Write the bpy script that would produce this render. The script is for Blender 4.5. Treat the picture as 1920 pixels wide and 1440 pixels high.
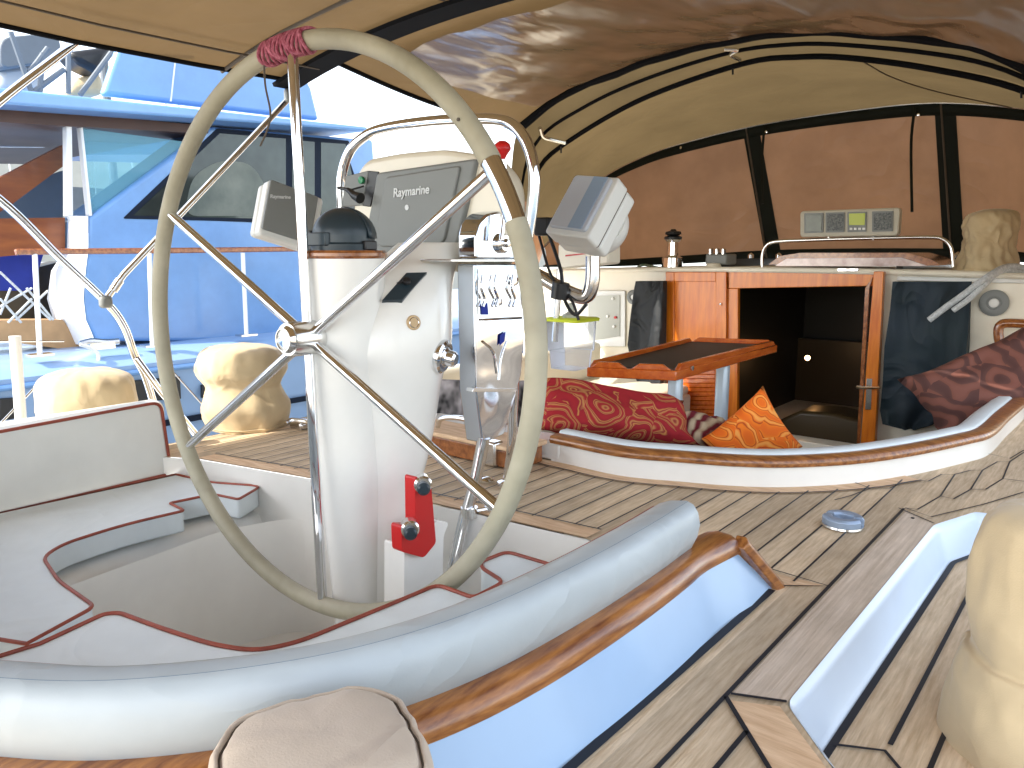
import bpy, bmesh, math, random
from mathutils import Vector as V, Matrix, noise
random.seed(7)
S = bpy.context.scene
for o in list(bpy.data.objects): bpy.data.objects.remove(o)
COL = S.collection
R = math.radians
# ------------------------------------------------------------------ camera
F, PITCH, YAW, ZC = 1450.0, R(9.8), R(39), 2.6      # focal length in photo pixels (1920 wide)
cam = bpy.data.cameras.new('camera'); co = bpy.data.objects.new('camera', cam); COL.objects.link(co)
cam.sensor_width = 36; cam.lens = 36 * F / 1920; cam.clip_start = 0.02; cam.clip_end = 800
co.location = (0, 0, ZC); co.rotation_euler = (R(90) - PITCH, 0, YAW)
S.camera = co
# ------------------------------------------------------------------ sky, sun, exposure
SUN = V((-.22, -.72, .66)).normalized()
w = bpy.data.worlds.new('World'); S.world = w; w.use_nodes = True
nt = w.node_tree; bg = nt.nodes['Background']
sky = nt.nodes.new('ShaderNodeTexSky'); sky.sky_type = 'NISHITA'; sky.sun_disc = False
sky.sun_elevation = math.asin(SUN.z); sky.sun_rotation = math.atan2(SUN.x, SUN.y)
sky.dust_density = 1.0; sky.air_density = 1.0
hs_w = nt.nodes.new('ShaderNodeHueSaturation'); hs_w.inputs['Saturation'].default_value = .45
nt.links.new(sky.outputs[0], hs_w.inputs['Color']); nt.links.new(hs_w.outputs[0], bg.inputs[0]); bg.inputs[1].default_value = 0.15
sl = bpy.data.lights.new('sun', 'SUN'); sl.energy = 2.0; sl.angle = R(.5); sl.color = (1, .93, .82)
so = bpy.data.objects.new('sun', sl); COL.objects.link(so); so.rotation_euler = SUN.to_track_quat('Z', 'Y').to_euler()
S.view_settings.view_transform = 'Standard'; S.view_settings.look = 'None'; S.view_settings.gamma = 1
S.view_settings.exposure = 2.0
S.cycles.max_bounces = 8; S.cycles.transparent_max_bounces = 12
# ------------------------------------------------------------------ measuring helper (photo pixel -> point on a real plane)
cp, sp, cy, sy = math.cos(PITCH), math.sin(PITCH), math.cos(YAW), math.sin(YAW)
FW = V((-sy * cp, cy * cp, -sp)); RT = V((cy, sy, 0)); UP = RT.cross(FW); CM = V((0, 0, ZC))
def U(x, y, X=None, Y=None, Z=None, D=None):
    r = FW + RT * ((x - 960) / F) + UP * ((720 - y) / F)
    t = X / r.x if X is not None else Y / r.y if Y is not None else (Z - ZC) / r.z if Z is not None else D
    return CM + r * t
def UX(pts, X): return [U(x, y, X=X) for x, y in pts]
def UY(pts, Y): return [U(x, y, Y=Y) for x, y in pts]
def UZ(pts, Z): return [U(x, y, Z=Z) for x, y in pts]
# ------------------------------------------------------------------ materials
def mat(name, rgb, rough=.5, metal=0, var=0, vscale=8, bump=0, bscale=60, stretch=(1, 1, 1), trans=0, spec=.5,
        rgb2=None, coat=0, wave=None, emit=None, sheen=0, island=0, bdist=.002, detail=4, fold=None, stain=0):
    m = bpy.data.materials.new(name); m.use_nodes = True; n = m.node_tree.nodes; l = m.node_tree.links
    b = n['Principled BSDF']; b.inputs['Base Color'].default_value = (*rgb, 1)
    b.inputs['Roughness'].default_value = rough; b.inputs['Metallic'].default_value = metal
    b.inputs['Specular IOR Level'].default_value = spec; b.inputs['Coat Weight'].default_value = coat
    b.inputs['Coat Roughness'].default_value = .12; b.inputs['Sheen Weight'].default_value = sheen
    tc = n.new('ShaderNodeTexCoord'); mp = n.new('ShaderNodeMapping'); mp.inputs['Scale'].default_value = stretch
    l.new(tc.outputs['Object'], mp.inputs[0])
    col = None
    if var or rgb2:
        nz = n.new('ShaderNodeTexNoise'); nz.inputs['Scale'].default_value = vscale; nz.inputs['Detail'].default_value = detail
        nz.inputs['Roughness'].default_value = .6
        l.new(mp.outputs[0], nz.inputs['Vector'])
        fac = nz.outputs[0]
        if wave:
            wv = n.new('ShaderNodeTexWave'); wv.inputs['Scale'].default_value = wave[0]; wv.inputs['Distortion'].default_value = wave[1]
            wv.inputs['Detail'].default_value = 3; wv.inputs['Detail Scale'].default_value = 1.5
            wv.bands_direction = 'X'; l.new(mp.outputs[0], wv.inputs['Vector'])
            ad = n.new('ShaderNodeMath'); ad.operation = 'ADD'; l.new(wv.outputs[1], ad.inputs[0]); l.new(fac, ad.inputs[1])
            ml = n.new('ShaderNodeMath'); ml.operation = 'MULTIPLY'; ml.inputs[1].default_value = .5; l.new(ad.outputs[0], ml.inputs[0]); fac = ml.outputs[0]
        cr = n.new('ShaderNodeValToRGB'); cr.color_ramp.elements[0].position = .32; cr.color_ramp.elements[1].position = .68
        v = var
        c1 = rgb if rgb2 else tuple(c * (1 - v) for c in rgb); c2 = rgb2 if rgb2 else tuple(min(1, c * (1 + v)) for c in rgb)
        cr.color_ramp.elements[0].color = (*c1, 1); cr.color_ramp.elements[1].color = (*c2, 1)
        l.new(fac, cr.inputs[0]); col = cr.outputs[0]
        if island:
            g = n.new('ShaderNodeNewGeometry'); mr = n.new('ShaderNodeMapRange'); mr.inputs[3].default_value = 1 - island; mr.inputs[4].default_value = 1 + island
            l.new(g.outputs['Random Per Island'], mr.inputs[0])
            mx = n.new('ShaderNodeMix'); mx.data_type = 'RGBA'; mx.blend_type = 'MULTIPLY'; mx.inputs[0].default_value = 1
            cc = n.new('ShaderNodeCombineColor')
            for i in range(3): l.new(mr.outputs[0], cc.inputs[i])
            l.new(col, mx.inputs[6]); l.new(cc.outputs[0], mx.inputs[7]); col = mx.outputs[2]
        l.new(col, b.inputs['Base Color'])
    if bump:
        nb = n.new('ShaderNodeTexNoise'); nb.inputs['Scale'].default_value = bscale; nb.inputs['Detail'].default_value = detail
        l.new(mp.outputs[0], nb.inputs['Vector'])
        bp = n.new('ShaderNodeBump'); bp.inputs['Strength'].default_value = bump; bp.inputs['Distance'].default_value = bdist
        l.new(nb.outputs[0], bp.inputs['Height']); l.new(bp.outputs[0], b.inputs['Normal'])
        if fold:                                      # broad soft creases of baggy cloth
            n2 = n.new('ShaderNodeTexNoise'); n2.inputs['Scale'].default_value = fold[0]; n2.inputs['Detail'].default_value = 1.5; n2.inputs['Distortion'].default_value = 1.8
            ab = n.new('ShaderNodeMath'); ab.operation = 'SUBTRACT'; ab.inputs[1].default_value = .5; aa = n.new('ShaderNodeMath'); aa.operation = 'ABSOLUTE'
            l.new(tc.outputs['Object'], n2.inputs['Vector']); l.new(n2.outputs[0], ab.inputs[0]); l.new(ab.outputs[0], aa.inputs[0])
            b2 = n.new('ShaderNodeBump'); b2.inputs['Strength'].default_value = 1; b2.inputs['Distance'].default_value = fold[1]; b2.invert = True
            l.new(aa.outputs[0], b2.inputs['Height']); l.new(b2.outputs[0], bp.inputs['Normal'])
    if stain and col:                                 # blotchy weathering over the base colour
        n3 = n.new('ShaderNodeTexNoise'); n3.inputs['Scale'].default_value = 3.1; n3.inputs['Detail'].default_value = 5; n3.inputs['Roughness'].default_value = .7
        l.new(tc.outputs['Object'], n3.inputs['Vector']); r3 = n.new('ShaderNodeMapRange'); r3.inputs[1].default_value = .35; r3.inputs[2].default_value = .65; r3.inputs[3].default_value = 1 - stain; r3.inputs[4].default_value = 1.0
        l.new(n3.outputs[0], r3.inputs[0]); m3 = n.new('ShaderNodeMix'); m3.data_type = 'RGBA'; m3.blend_type = 'MULTIPLY'; m3.inputs[0].default_value = 1
        c3 = n.new('ShaderNodeCombineColor')
        for i in range(3): l.new(r3.outputs[0], c3.inputs[i])
        l.new(col, m3.inputs[6]); l.new(c3.outputs[0], m3.inputs[7]); l.new(m3.outputs[2], b.inputs['Base Color'])
    if emit:
        b.inputs['Emission Color'].default_value = (*emit[0], 1); b.inputs['Emission Strength'].default_value = emit[1]
    if trans:                                        # cloth that lets daylight through
        tr = n.new('ShaderNodeBsdfTranslucent'); ms = n.new('ShaderNodeMixShader'); ms.inputs[0].default_value = trans
        if col: l.new(col, tr.inputs[0])
        else: tr.inputs[0].default_value = (*rgb, 1)
        l.new(b.outputs[0], ms.inputs[1]); l.new(tr.outputs[0], ms.inputs[2]); l.new(ms.outputs[0], n['Material Output'].inputs[0])
    return m
def glass(name, tint=(.9, .95, .95), opac=.15, rough=.05, bump=0, bscale=8, bdist=.01):
    m = bpy.data.materials.new(name); m.use_nodes = True; n = m.node_tree.nodes; l = m.node_tree.links
    b = n['Principled BSDF']; b.inputs['Base Color'].default_value = (*tint, 1); b.inputs['Roughness'].default_value = rough
    b.inputs['Alpha'].default_value = 1
    tr = n.new('ShaderNodeBsdfTransparent'); tr.inputs[0].default_value = (*[.5 + .5 * c for c in tint], 1); gl = b
    ms = n.new('ShaderNodeMixShader'); fr = n.new('ShaderNodeFresnel'); fr.inputs[0].default_value = 1.4
    mr = n.new('ShaderNodeMapRange'); mr.inputs[3].default_value = opac; mr.inputs[4].default_value = 1
    l.new(fr.outputs[0], mr.inputs[0]); l.new(mr.outputs[0], ms.inputs[0]); l.new(tr.outputs[0], ms.inputs[1]); l.new(gl.outputs[0], ms.inputs[2])
    l.new(ms.outputs[0], n['Material Output'].inputs[0])
    if bump:
        nb = n.new('ShaderNodeTexNoise'); nb.inputs['Scale'].default_value = bscale; nb.inputs['Distortion'].default_value = 1.5
        tc = n.new('ShaderNodeTexCoord'); l.new(tc.outputs['Object'], nb.inputs['Vector'])
        bp = n.new('ShaderNodeBump'); bp.inputs['Strength'].default_value = bump; bp.inputs['Distance'].default_value = bdist
        l.new(nb.outputs[0], bp.inputs['Height']); l.new(bp.outputs[0], b.inputs['Normal']); l.new(bp.outputs[0], fr.inputs['Normal'])
    return m
def swirl(name, base, cols, scale=9, dist=9, rough=.85):
    m = bpy.data.materials.new(name); m.use_nodes = True; n = m.node_tree.nodes; l = m.node_tree.links
    b = n['Principled BSDF']; b.inputs['Roughness'].default_value = rough
    tc = n.new('ShaderNodeTexCoord'); wv = n.new('ShaderNodeTexWave'); wv.wave_type = 'RINGS'; wv.rings_direction = 'SPHERICAL'
    vo = n.new('ShaderNodeTexVoronoi'); vo.inputs['Scale'].default_value = scale
    l.new(tc.outputs['Object'], vo.inputs['Vector'])
    sub = n.new('ShaderNodeVectorMath'); sub.operation = 'SUBTRACT'; sc = n.new('ShaderNodeVectorMath'); sc.operation = 'SCALE'; sc.inputs['Scale'].default_value = scale
    l.new(tc.outputs['Object'], sub.inputs[0]); l.new(vo.outputs['Position'], sub.inputs[1]); l.new(sub.outputs[0], wv.inputs['Vector'])
    wv.inputs['Scale'].default_value = scale * .9; wv.inputs['Distortion'].default_value = dist; wv.inputs['Detail'].default_value = 1.5; wv.inputs['Detail Scale'].default_value = 1.2
    cr = n.new('ShaderNodeValToRGB'); cr.color_ramp.interpolation = 'EASE'
    while len(cr.color_ramp.elements) < len(cols): cr.color_ramp.elements.new(.5)
    for e, (p, c) in zip(cr.color_ramp.elements, cols): e.position = p; e.color = (*c, 1)
    l.new(wv.outputs[1], cr.inputs[0]); l.new(cr.outputs[0], b.inputs['Base Color'])
    return m
M = {}
M['gel'] = mat('white_gelcoat', (.88, .86, .80), .25, var=.04, vscale=3, bump=.04, bscale=4, bdist=.004, coat=.3, stain=.05)
M['gelshade'] = mat('white_gelcoat_blue_shade', (.34, .50, .72), .3, var=.06, vscale=3, coat=.2)  # white coaming; blue skylight is mixed into the base colour
M['cream'] = mat('cream_gelcoat', (.80, .74, .60), .3, var=.05, vscale=4, coat=.2)
M['vinylb'] = mat('bolster_vinyl', (.42, .47, .49), .40, var=.08, vscale=4, bump=.25, bscale=350, bdist=.0006, fold=(5, .008))
M['vinyl'] = mat('pale_vinyl', (.72, .78, .79), .42, var=.05, vscale=5, bump=.25, bscale=350, bdist=.0006, fold=(4, .010), stain=.05)
M['vinylw'] = mat('white_vinyl', (.76, .75, .69), .42, var=.05, vscale=5, bump=.25, bscale=350, bdist=.0006)
M['piping'] = mat('rust_piping', (.30, .060, .032), .5, var=.2, vscale=30)
M['teak'] = mat('weathered_teak', (.56, .41, .25), .75, rgb2=(.80, .63, .43), vscale=16, stretch=(9, .7, 6), bump=.5, bscale=40, island=.17, bdist=.002, detail=8, stain=.2)
M['teakx'] = mat('weathered_teak_margin', (.58, .37, .21), .72, rgb2=(.80, .57, .36), vscale=12, stretch=(1, 7, 6), bump=.5, bscale=30, island=.1, detail=8)
M['teakm'] = mat('weathered_teak_long_margin', (.52, .41, .30), .72, rgb2=(.76, .63, .50), vscale=10, stretch=(12, .5, 6), bump=.6, bscale=30, island=.08, detail=8, stain=.2)
M['caulk'] = mat('black_caulk', (.012, .014, .02), .5)
M['varn'] = mat('varnished_teak', (.16, .045, .012), .22, rgb2=(.40, .14, .035), vscale=10, stretch=(5, 5, 5), coat=.8, detail=8)
M['varnl'] = mat('varnished_cap_rail', (.15, .042, .012), .3, rgb2=(.44, .18, .045), vscale=12, stretch=(8, 1, 8), coat=.6, detail=9, bump=.2, bscale=40)
M['door'] = mat('varnished_door', (.54, .115, .005), .3, rgb2=(.76, .23, .015), vscale=7, stretch=(6, 6, .6), coat=.4, detail=7)
M['varnx'] = mat('varnished_cap_rail_forward', (.13, .038, .012), .3, rgb2=(.44, .18, .05), vscale=14, stretch=(1, 7, 7), coat=.6, detail=9, bump=.2, bscale=40)
M['chrome'] = mat('polished_steel', (.82, .83, .85), .06, 1)
M['steel'] = mat('brushed_steel', (.72, .71, .69), .2, 1, var=.05, vscale=30)
M['foil'] = mat('polished_sheet', (.66, .70, .76), .07, 1, bump=.8, bscale=5, bdist=.03, detail=1)
M['leather'] = mat('khaki_wheel_leather', (.34, .31, .21), .6, rgb2=(.50, .46, .34), vscale=5, stain=.2, bump=.4, bscale=150, bdist=.001)
M['cord'] = mat('maroon_cord', (.22, .015, .045), .8, rgb2=(.55, .18, .24), vscale=120, bump=.5, bscale=200)
M['cloth'] = mat('tan_canvas', (.54, .42, .25), .9, var=.10, vscale=6, bump=.5, bscale=500, bdist=.0006, sheen=.2, fold=(5, .012), stain=.05)
M['cloth2'] = mat('grey_beige_canvas', (.55, .45, .34), .9, rgb2=(.60, .50, .40), vscale=5, bump=.6, bscale=450, bdist=.0008, sheen=.2, fold=(4, .022), stain=.15)
M['seam'] = mat('dark_thread', (.10, .08, .06), .8)
M['canopy'] = mat('brown_canopy_canvas', (.16, .10, .042), .85, var=.10, vscale=3, bump=.3, bscale=300, fold=(2.5, .02), trans=.28, bdist=.001)
M['dodger'] = mat('olive_brown_canvas', (.15, .105, .048), .85, var=.10, vscale=3, bump=.3, bscale=300, fold=(2.5, .02), trans=.32, bdist=.001)
M['cover'] = mat('reddish_window_cover', (.31, .155, .075), .38, var=.12, vscale=4, fold=(2.2, .03), trans=.40, bump=.25, bscale=7, bdist=.01)
M['binding'] = mat('black_binding', (.006, .006, .007), .9, spec=.15)
M['dgreen'] = mat('dark_green_binding', (.010, .014, .010), .7, spec=.25)
M['plastic'] = mat('grey_plastic', (.20, .21, .20), .45, var=.04, vscale=5)
M['plasticd'] = mat('dark_plastic', (.02, .035, .045), .35)
M['black'] = mat('black_rubber', (.012, .012, .013), .4)
M['white'] = mat('white_plastic', (.74, .74, .70), .35)
M['red'] = mat('red_plastic', (.55, .012, .012), .35)
M['green'] = mat('green_button', (.01, .25, .09), .3)
M['letter'] = mat('pale_lettering', (.72, .74, .74), .5)
M['bronze'] = mat('tan_disc', (.55, .38, .2), .5)
M['yacht'] = mat('white_yacht_blue_shade', (.17, .34, .64), .3, var=.10, vscale=1.2, stain=.12, coat=.3)  # white yacht; the blue of its shaded side is painted into the colour
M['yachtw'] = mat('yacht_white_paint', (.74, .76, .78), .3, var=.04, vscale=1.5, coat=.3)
M['yglass'] = mat('smoked_window', (.004, .010, .014), .06, rgb2=(.06, .085, .08), vscale=1.3, detail=4)
M['under'] = mat('brown_soffit', (.07, .035, .025), .5, var=.2, vscale=3)
M['yachtd'] = mat('white_hull_blue_shade', (.26, .40, .62), .3, var=.06, vscale=1.5, coat=.3)  # white hull with bluish shade built into its colour
M['plasticl'] = mat('beige_plastic', (.50, .46, .36), .5)
M['bseam'] = mat('blue_grey_thread', (.16, .22, .28), .7)
M['riser'] = mat('white_gelcoat_painted_skylight', (.56, .66, .78), .3, var=.05, vscale=3, coat=.2, bump=.04, bscale=5, bdist=.004)  # white riser tinted with the blue light of the sky
M['lid'] = mat('scratched_hatch_lid', (.22, .15, .14), .35, .5, rgb2=(.55, .48, .46), vscale=9)
M['curtain'] = mat('pale_curtain', (.07, .09, .08), .6, rgb2=(.18, .20, .17), vscale=2.5, detail=5)
M['teal'] = glass('teal_glass', (.35, .75, .9), .22, .03)
M['navy'] = mat('navy_trim', (.004, .010, .025), .6, spec=.2)
M['wood'] = mat('orange_hull_wood', (.16, .035, .006), .4, rgb2=(.25, .07, .012), vscale=3, stretch=(1, 1, 5), coat=.2)
M['blue'] = mat('painted_blue_reflection', (.006, .025, .28), .7, var=.2, vscale=3)
M['dockbrown'] = mat('tan_boards', (.45, .27, .13), .8, var=.15, vscale=6)
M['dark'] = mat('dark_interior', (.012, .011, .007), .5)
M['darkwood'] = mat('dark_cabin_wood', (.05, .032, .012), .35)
M['lampglow'] = mat('cabin_lamp_glow', (1, .8, .5), .5, emit=((1, .62, .3), 5))
M['amber'] = mat('amber_shade', (.5, .12, .02), .5, emit=((.7, .15, .02), .15))
M['bagblack'] = mat('black_bag_fabric', (.014, .017, .020), .7, var=.2, vscale=8, bump=.4, bscale=10, bdist=.01, fold=(5, .04))
M['baggreen'] = mat('dark_green_cloth', (.006, .018, .020), .7, rgb2=(.012, .024, .040), vscale=3, bump=.4, bscale=8, bdist=.02, fold=(3.5, .05))
M['rope'] = mat('grey_white_rope', (.40, .42, .42), .85, rgb2=(.62, .64, .64), vscale=90, bump=.8, bscale=160)
M['clear'] = glass('clear_plastic', (.85, .87, .92), .16, .08)
M['yellow'] = mat('yellow_lid', (.62, .72, .04), .4)
M['vinylclear'] = glass('wrinkled_clear_vinyl', (.60, .42, .30), .16, .10, bump=.7, bscale=3.2, bdist=.05)
M['lcd'] = mat('lcd_grey', (.10, .12, .09), .25, var=.15, vscale=20)
M['lcdg'] = mat('lit_lcd', (.35, .40, .03), .3, emit=((.35, .4, .03), .04))
M['keypad'] = mat('keypad_grey', (.07, .08, .08), .6, rgb2=(.20, .21, .2), vscale=130, detail=1)
M['panel'] = mat('grey_perspex', (.42, .42, .36), .15)
M['water'] = mat('harbour_water', (.02, .06, .09), .05, bump=.6, bscale=3, bdist=.1)
M['tablewood'] = mat('red_varnished_table', (.42, .065, .006), .25, rgb2=(.60, .14, .015), vscale=8, stretch=(6, 1, 6), coat=.6, detail=7)
M['blackmat'] = mat('black_table_mat', (.016, .016, .014), .55)
M['legmetal'] = mat('pale_table_leg', (.50, .58, .64), .35, .3)
M['paisley'] = swirl('red_paisley', None, [(0, (.36, .010, .016)), (.35, (.30, .008, .016)), (.5, (.55, .23, .06)), (.62, (.28, .02, .02)), (.8, (.52, .22, .07)), (1, (.36, .012, .016))], 8, 7)
M['orange'] = swirl('orange_print', None, [(0, (.85, .15, .006)), (.55, (.90, .21, .008)), (.72, (.50, .05, .006)), (.84, (.88, .20, .012)), (1, (.95, .38, .07))], 8, 12)
M['rust'] = swirl('rust_damask', None, [(0, (.075, .028, .022)), (.4, (.09, .034, .026)), (.6, (.16, .055, .036)), (1, (.18, .065, .045))], 6, 10)
M['stripe'] = mat('striped_blanket', (.16, .01, .02), .9, rgb2=(.62, .52, .34), vscale=1, wave=(9, 1), stretch=(1, 1, 1))
M['zebra'] = mat('black_white_print', (.01, .01, .01), .8, rgb2=(.5, .46, .46), vscale=18, stretch=(1, 1, .5), detail=2)
M['brass'] = mat('red_bracket_metal', (.5, .1, .04), .5)
M['fargrey'] = mat('far_grey_paint', (.13, .15, .17), .5, var=.12, vscale=2)
M['farwhite'] = mat('far_white_paint', (.42, .44, .46), .5, var=.05, vscale=2)
M['farcream'] = mat('far_cream_wall', (.55, .52, .44), .8, var=.06, vscale=2)
# ------------------------------------------------------------------ mesh helpers
class MB:
    def __init__(s): s.v = []; s.f = []
    def add(s, vs, fs):
        o = len(s.v); s.v += [V(v) for v in vs]; s.f += [tuple(i + o for i in f) for f in fs]; return s
    def box(s, c, d, rot=None):
        c = V(c); vs = [V((x * d[0] / 2, y * d[1] / 2, z * d[2] / 2)) for x in (-1, 1) for y in (-1, 1) for z in (-1, 1)]
        if rot is not None: vs = [rot @ v for v in vs]
        return s.add([v + c for v in vs], [(0, 1, 3, 2), (4, 6, 7, 5), (0, 4, 5, 1), (2, 3, 7, 6), (0, 2, 6, 4), (1, 5, 7, 3)])
    def extr(s, pts, d):                                 # polygon extruded by the vector d
        n = len(pts); d = V(d); pts = [V(p) for p in pts]
        fs = [tuple(range(n))[::-1], tuple(range(n, 2 * n))] + [(i, (i + 1) % n, n + (i + 1) % n, n + i) for i in range(n)]
        return s.add(pts + [p + d for p in pts], fs)
    def loft(s, rings, closed=True, caps=True, loop=False):
        n = len(rings[0]); vs = [p for r in rings for p in r]; fs = []
        m = len(rings)
        for i in range(m if loop else m - 1):
            a, b = i * n, ((i + 1) % m) * n
            for j in range(n if closed else n - 1):
                k = (j + 1) % n; fs.append((a + j, a + k, b + k, b + j))
        if caps and closed and not loop: fs += [tuple(range(n))[::-1], tuple(range((m - 1) * n, m * n))]
        return s.add(vs, fs)
    def tube(s, pts, r, n=14, loop=False):
        pts = [V(p) for p in pts]; m = len(pts); rings = []; prev = None
        for i, p in enumerate(pts):
            a = pts[(i - 1) % m] if (loop or i) else p; b = pts[(i + 1) % m] if (loop or i < m - 1) else p
            t = (b - a).normalized()
            if prev is None:
                h = V((0, 0, 1)) if abs(t.z) < .9 else V((1, 0, 0)); u = t.cross(h).normalized()
            else: u = (prev - t * prev.dot(t)).normalized()
            prev = u; q = t.cross(u); rr = r[i] if isinstance(r, (list, tuple)) else r
            rings.append([p + (u * math.cos(2 * math.pi * k / n) + q * math.sin(2 * math.pi * k / n)) * rr for k in range(n)])
        return s.loft(rings, loop=loop)
    def lathe(s, prof, c, ax=V((0, 0, 1)), n=32):
        ax = V(ax).normalized(); h = V((0, 0, 1)) if abs(ax.z) < .9 else V((1, 0, 0)); u = ax.cross(h).normalized(); q = ax.cross(u); c = V(c)
        return s.loft([[c + ax * z + (u * math.cos(2 * math.pi * k / n) + q * math.sin(2 * math.pi * k / n)) * max(r, 1e-4) for k in range(n)] for r, z in prof])
    def poly(s, pts): return s.add(pts, [tuple(range(len(pts)))])
    def strip(s, pts, wd, lift=.0015):                    # thin flat ribbon on a horizontal surface
        pts = [V(p) for p in pts]; L = []; Rr = []
        for i, p in enumerate(pts):
            t = (pts[min(i + 1, len(pts) - 1)] - pts[max(i - 1, 0)]); t.z = 0; t.normalize(); q = V((-t.y, t.x, 0)) * wd / 2
            L.append(p + q + V((0, 0, lift))); Rr.append(p - q + V((0, 0, lift)))
        return s.loft([L, Rr], closed=False)
    def build(s, name, m, parent=None, bev=0, seg=2, sharp=35, sub=0, solid=0):
        me = bpy.data.meshes.new(name); me.from_pydata([tuple(v) for v in s.v], [], s.f); me.validate()
        bm = bmesh.new(); bm.from_mesh(me); bmesh.ops.recalc_face_normals(bm, faces=bm.faces); bm.to_mesh(me); bm.free()
        me.polygons.foreach_set('use_smooth', [True] * len(me.polygons)); me.set_sharp_from_angle(angle=R(sharp))
        me.materials.append(M[m] if isinstance(m, str) else m)
        o = bpy.data.objects.new(name, me); COL.objects.link(o)
        if parent:
            o.parent = parent; o.matrix_parent_inverse = Matrix.Translation(parent.location).inverted()
        if solid: q = o.modifiers.new('t', 'SOLIDIFY'); q.thickness = solid; q.offset = 0
        if bev:
            q = o.modifiers.new('b', 'BEVEL'); q.width = bev; q.segments = seg; q.limit_method = 'ANGLE'; q.angle_limit = R(30)
            if hasattr(q, 'harden_normals'): q.harden_normals = False
        if sub: q = o.modifiers.new('s', 'SUBSURF'); q.levels = q.render_levels = sub
        return o
def tag(o, label, cat=None, group=None, kind=None):
    if label: o['label'] = label
    if cat: o['category'] = cat
    if group: o['group'] = group
    if kind: o['kind'] = kind
    return o
def thing(name, label, cat, loc=(0, 0, 0), group=None):
    o = bpy.data.objects.new(name, None); COL.objects.link(o); o.location = loc; o.empty_display_size = .1
    return tag(o, label, cat, group)
def cr(pts, n=8, loop=False):                             # Catmull-Rom
    P = [V(p) for p in pts]; out = []; m = len(P)
    for i in range(m if loop else m - 1):
        a = P[(i - 1) % m] if (loop or i) else P[0] * 2 - P[1]; b = P[i]; c = P[(i + 1) % m]
        d = P[(i + 2) % m] if (loop or i < m - 2) else P[-1] * 2 - P[-2]
        for k in range(n):
            t = k / n; out.append(.5 * ((2 * b) + (c - a) * t + (2 * a - 5 * b + 4 * c - d) * t * t + (3 * b - a - 3 * c + d) * t ** 3))
    if not loop: out.append(P[-1])
    return out
def sweep(path, prof, cap=True):                          # prof: (offset to the left of travel, z) on a horizontal path
    rings = []
    for i, p in enumerate(path):
        t = path[min(i + 1, len(path) - 1)] - path[max(i - 1, 0)]; t.z = 0; t.normalize(); q = V((-t.y, t.x, 0))
        rings.append([V((p.x, p.y, 0)) + q * a + V((0, 0, z)) for a, z in prof])
    return rings
def rnd(pts, r, n=5):                                     # round the corners of a flat polygon; r a number or a list
    out = []; m = len(pts); pts = [V(p) for p in pts]
    for i, p in enumerate(pts):
        rr = r[i] if isinstance(r, (list, tuple)) else r
        a = pts[i - 1] - p; b = pts[(i + 1) % m] - p
        if rr <= 0 or a.length < 1e-6 or b.length < 1e-6: out.append(p); continue
        k = min(rr, a.length * .45, b.length * .45); A = p + a.normalized() * k; B = p + b.normalized() * k
        for j in range(n + 1): t = j / n; out.append(A * (1 - t) ** 2 + p * 2 * t * (1 - t) + B * t * t)
    return out
def text(s, size, m, loc, xax, yax, parent, depth=.0006, name='lettering', italic=0):
    cu = bpy.data.curves.new(name, 'FONT'); cu.body = s; cu.size = size; cu.extrude = depth; cu.align_x = 'CENTER'; cu.align_y = 'CENTER'; cu.shear = italic
    cu.offset = size * .02
    t = bpy.data.objects.new('tmp', cu); COL.objects.link(t); bpy.context.view_layer.update()
    me = bpy.data.meshes.new_from_object(t.evaluated_get(bpy.context.evaluated_depsgraph_get())); bpy.data.objects.remove(t)
    x = V(xax).normalized(); z = x.cross(V(yax)).normalized(); y = z.cross(x)
    mt = Matrix((x, y, z)).transposed().to_4x4(); mt.translation = V(loc); me.transform(mt)
    me.materials.clear(); me.materials.append(M[m]); o = bpy.data.objects.new(name, me); COL.objects.link(o)
    o.parent = parent; pl = V((0, 0, 0)); q = parent
    while q: pl = pl + (q.location if q.type == 'EMPTY' else V((0, 0, 0))); q = q.parent
    o.matrix_parent_inverse = Matrix.Translation(pl).inverted()
    return o
def sub(o, parent_empty_loc):                             # sub-parts: undo the grandparent's offset
    return o
def part(mb, name, m, parent, **k): return mb.build(name, m, parent, **k)
def subpart(mb, name, m, parent, **k):
    o = mb.build(name, m, None, **k); o.parent = parent
    pl = V((0, 0, 0)); q = parent
    while q: pl = pl + (q.location if q.type == 'EMPTY' else V((0, 0, 0))); q = q.parent
    # a part mesh holds world coordinates and its own matrix_parent_inverse already cancels the Empty's offset
    o.matrix_parent_inverse = Matrix.Identity(4)
    return o
def frame(h, wv):                                          # orthonormal frame: x = width, z = height, y = back
    z = V(h).normalized(); x = V(wv); x = (x - z * x.dot(z)).normalized(); y = z.cross(x); return Matrix((x, y, z)).transposed()
def cvec(r, u, f): return RT * r + UP * u + FW * f
ZD = 2.0
# ================================================================== SETTING
mb = MB().box((0, 0, -.5), (600, 600, 1)); tag(mb.build('water', 'water'), None, kind='structure')

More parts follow.
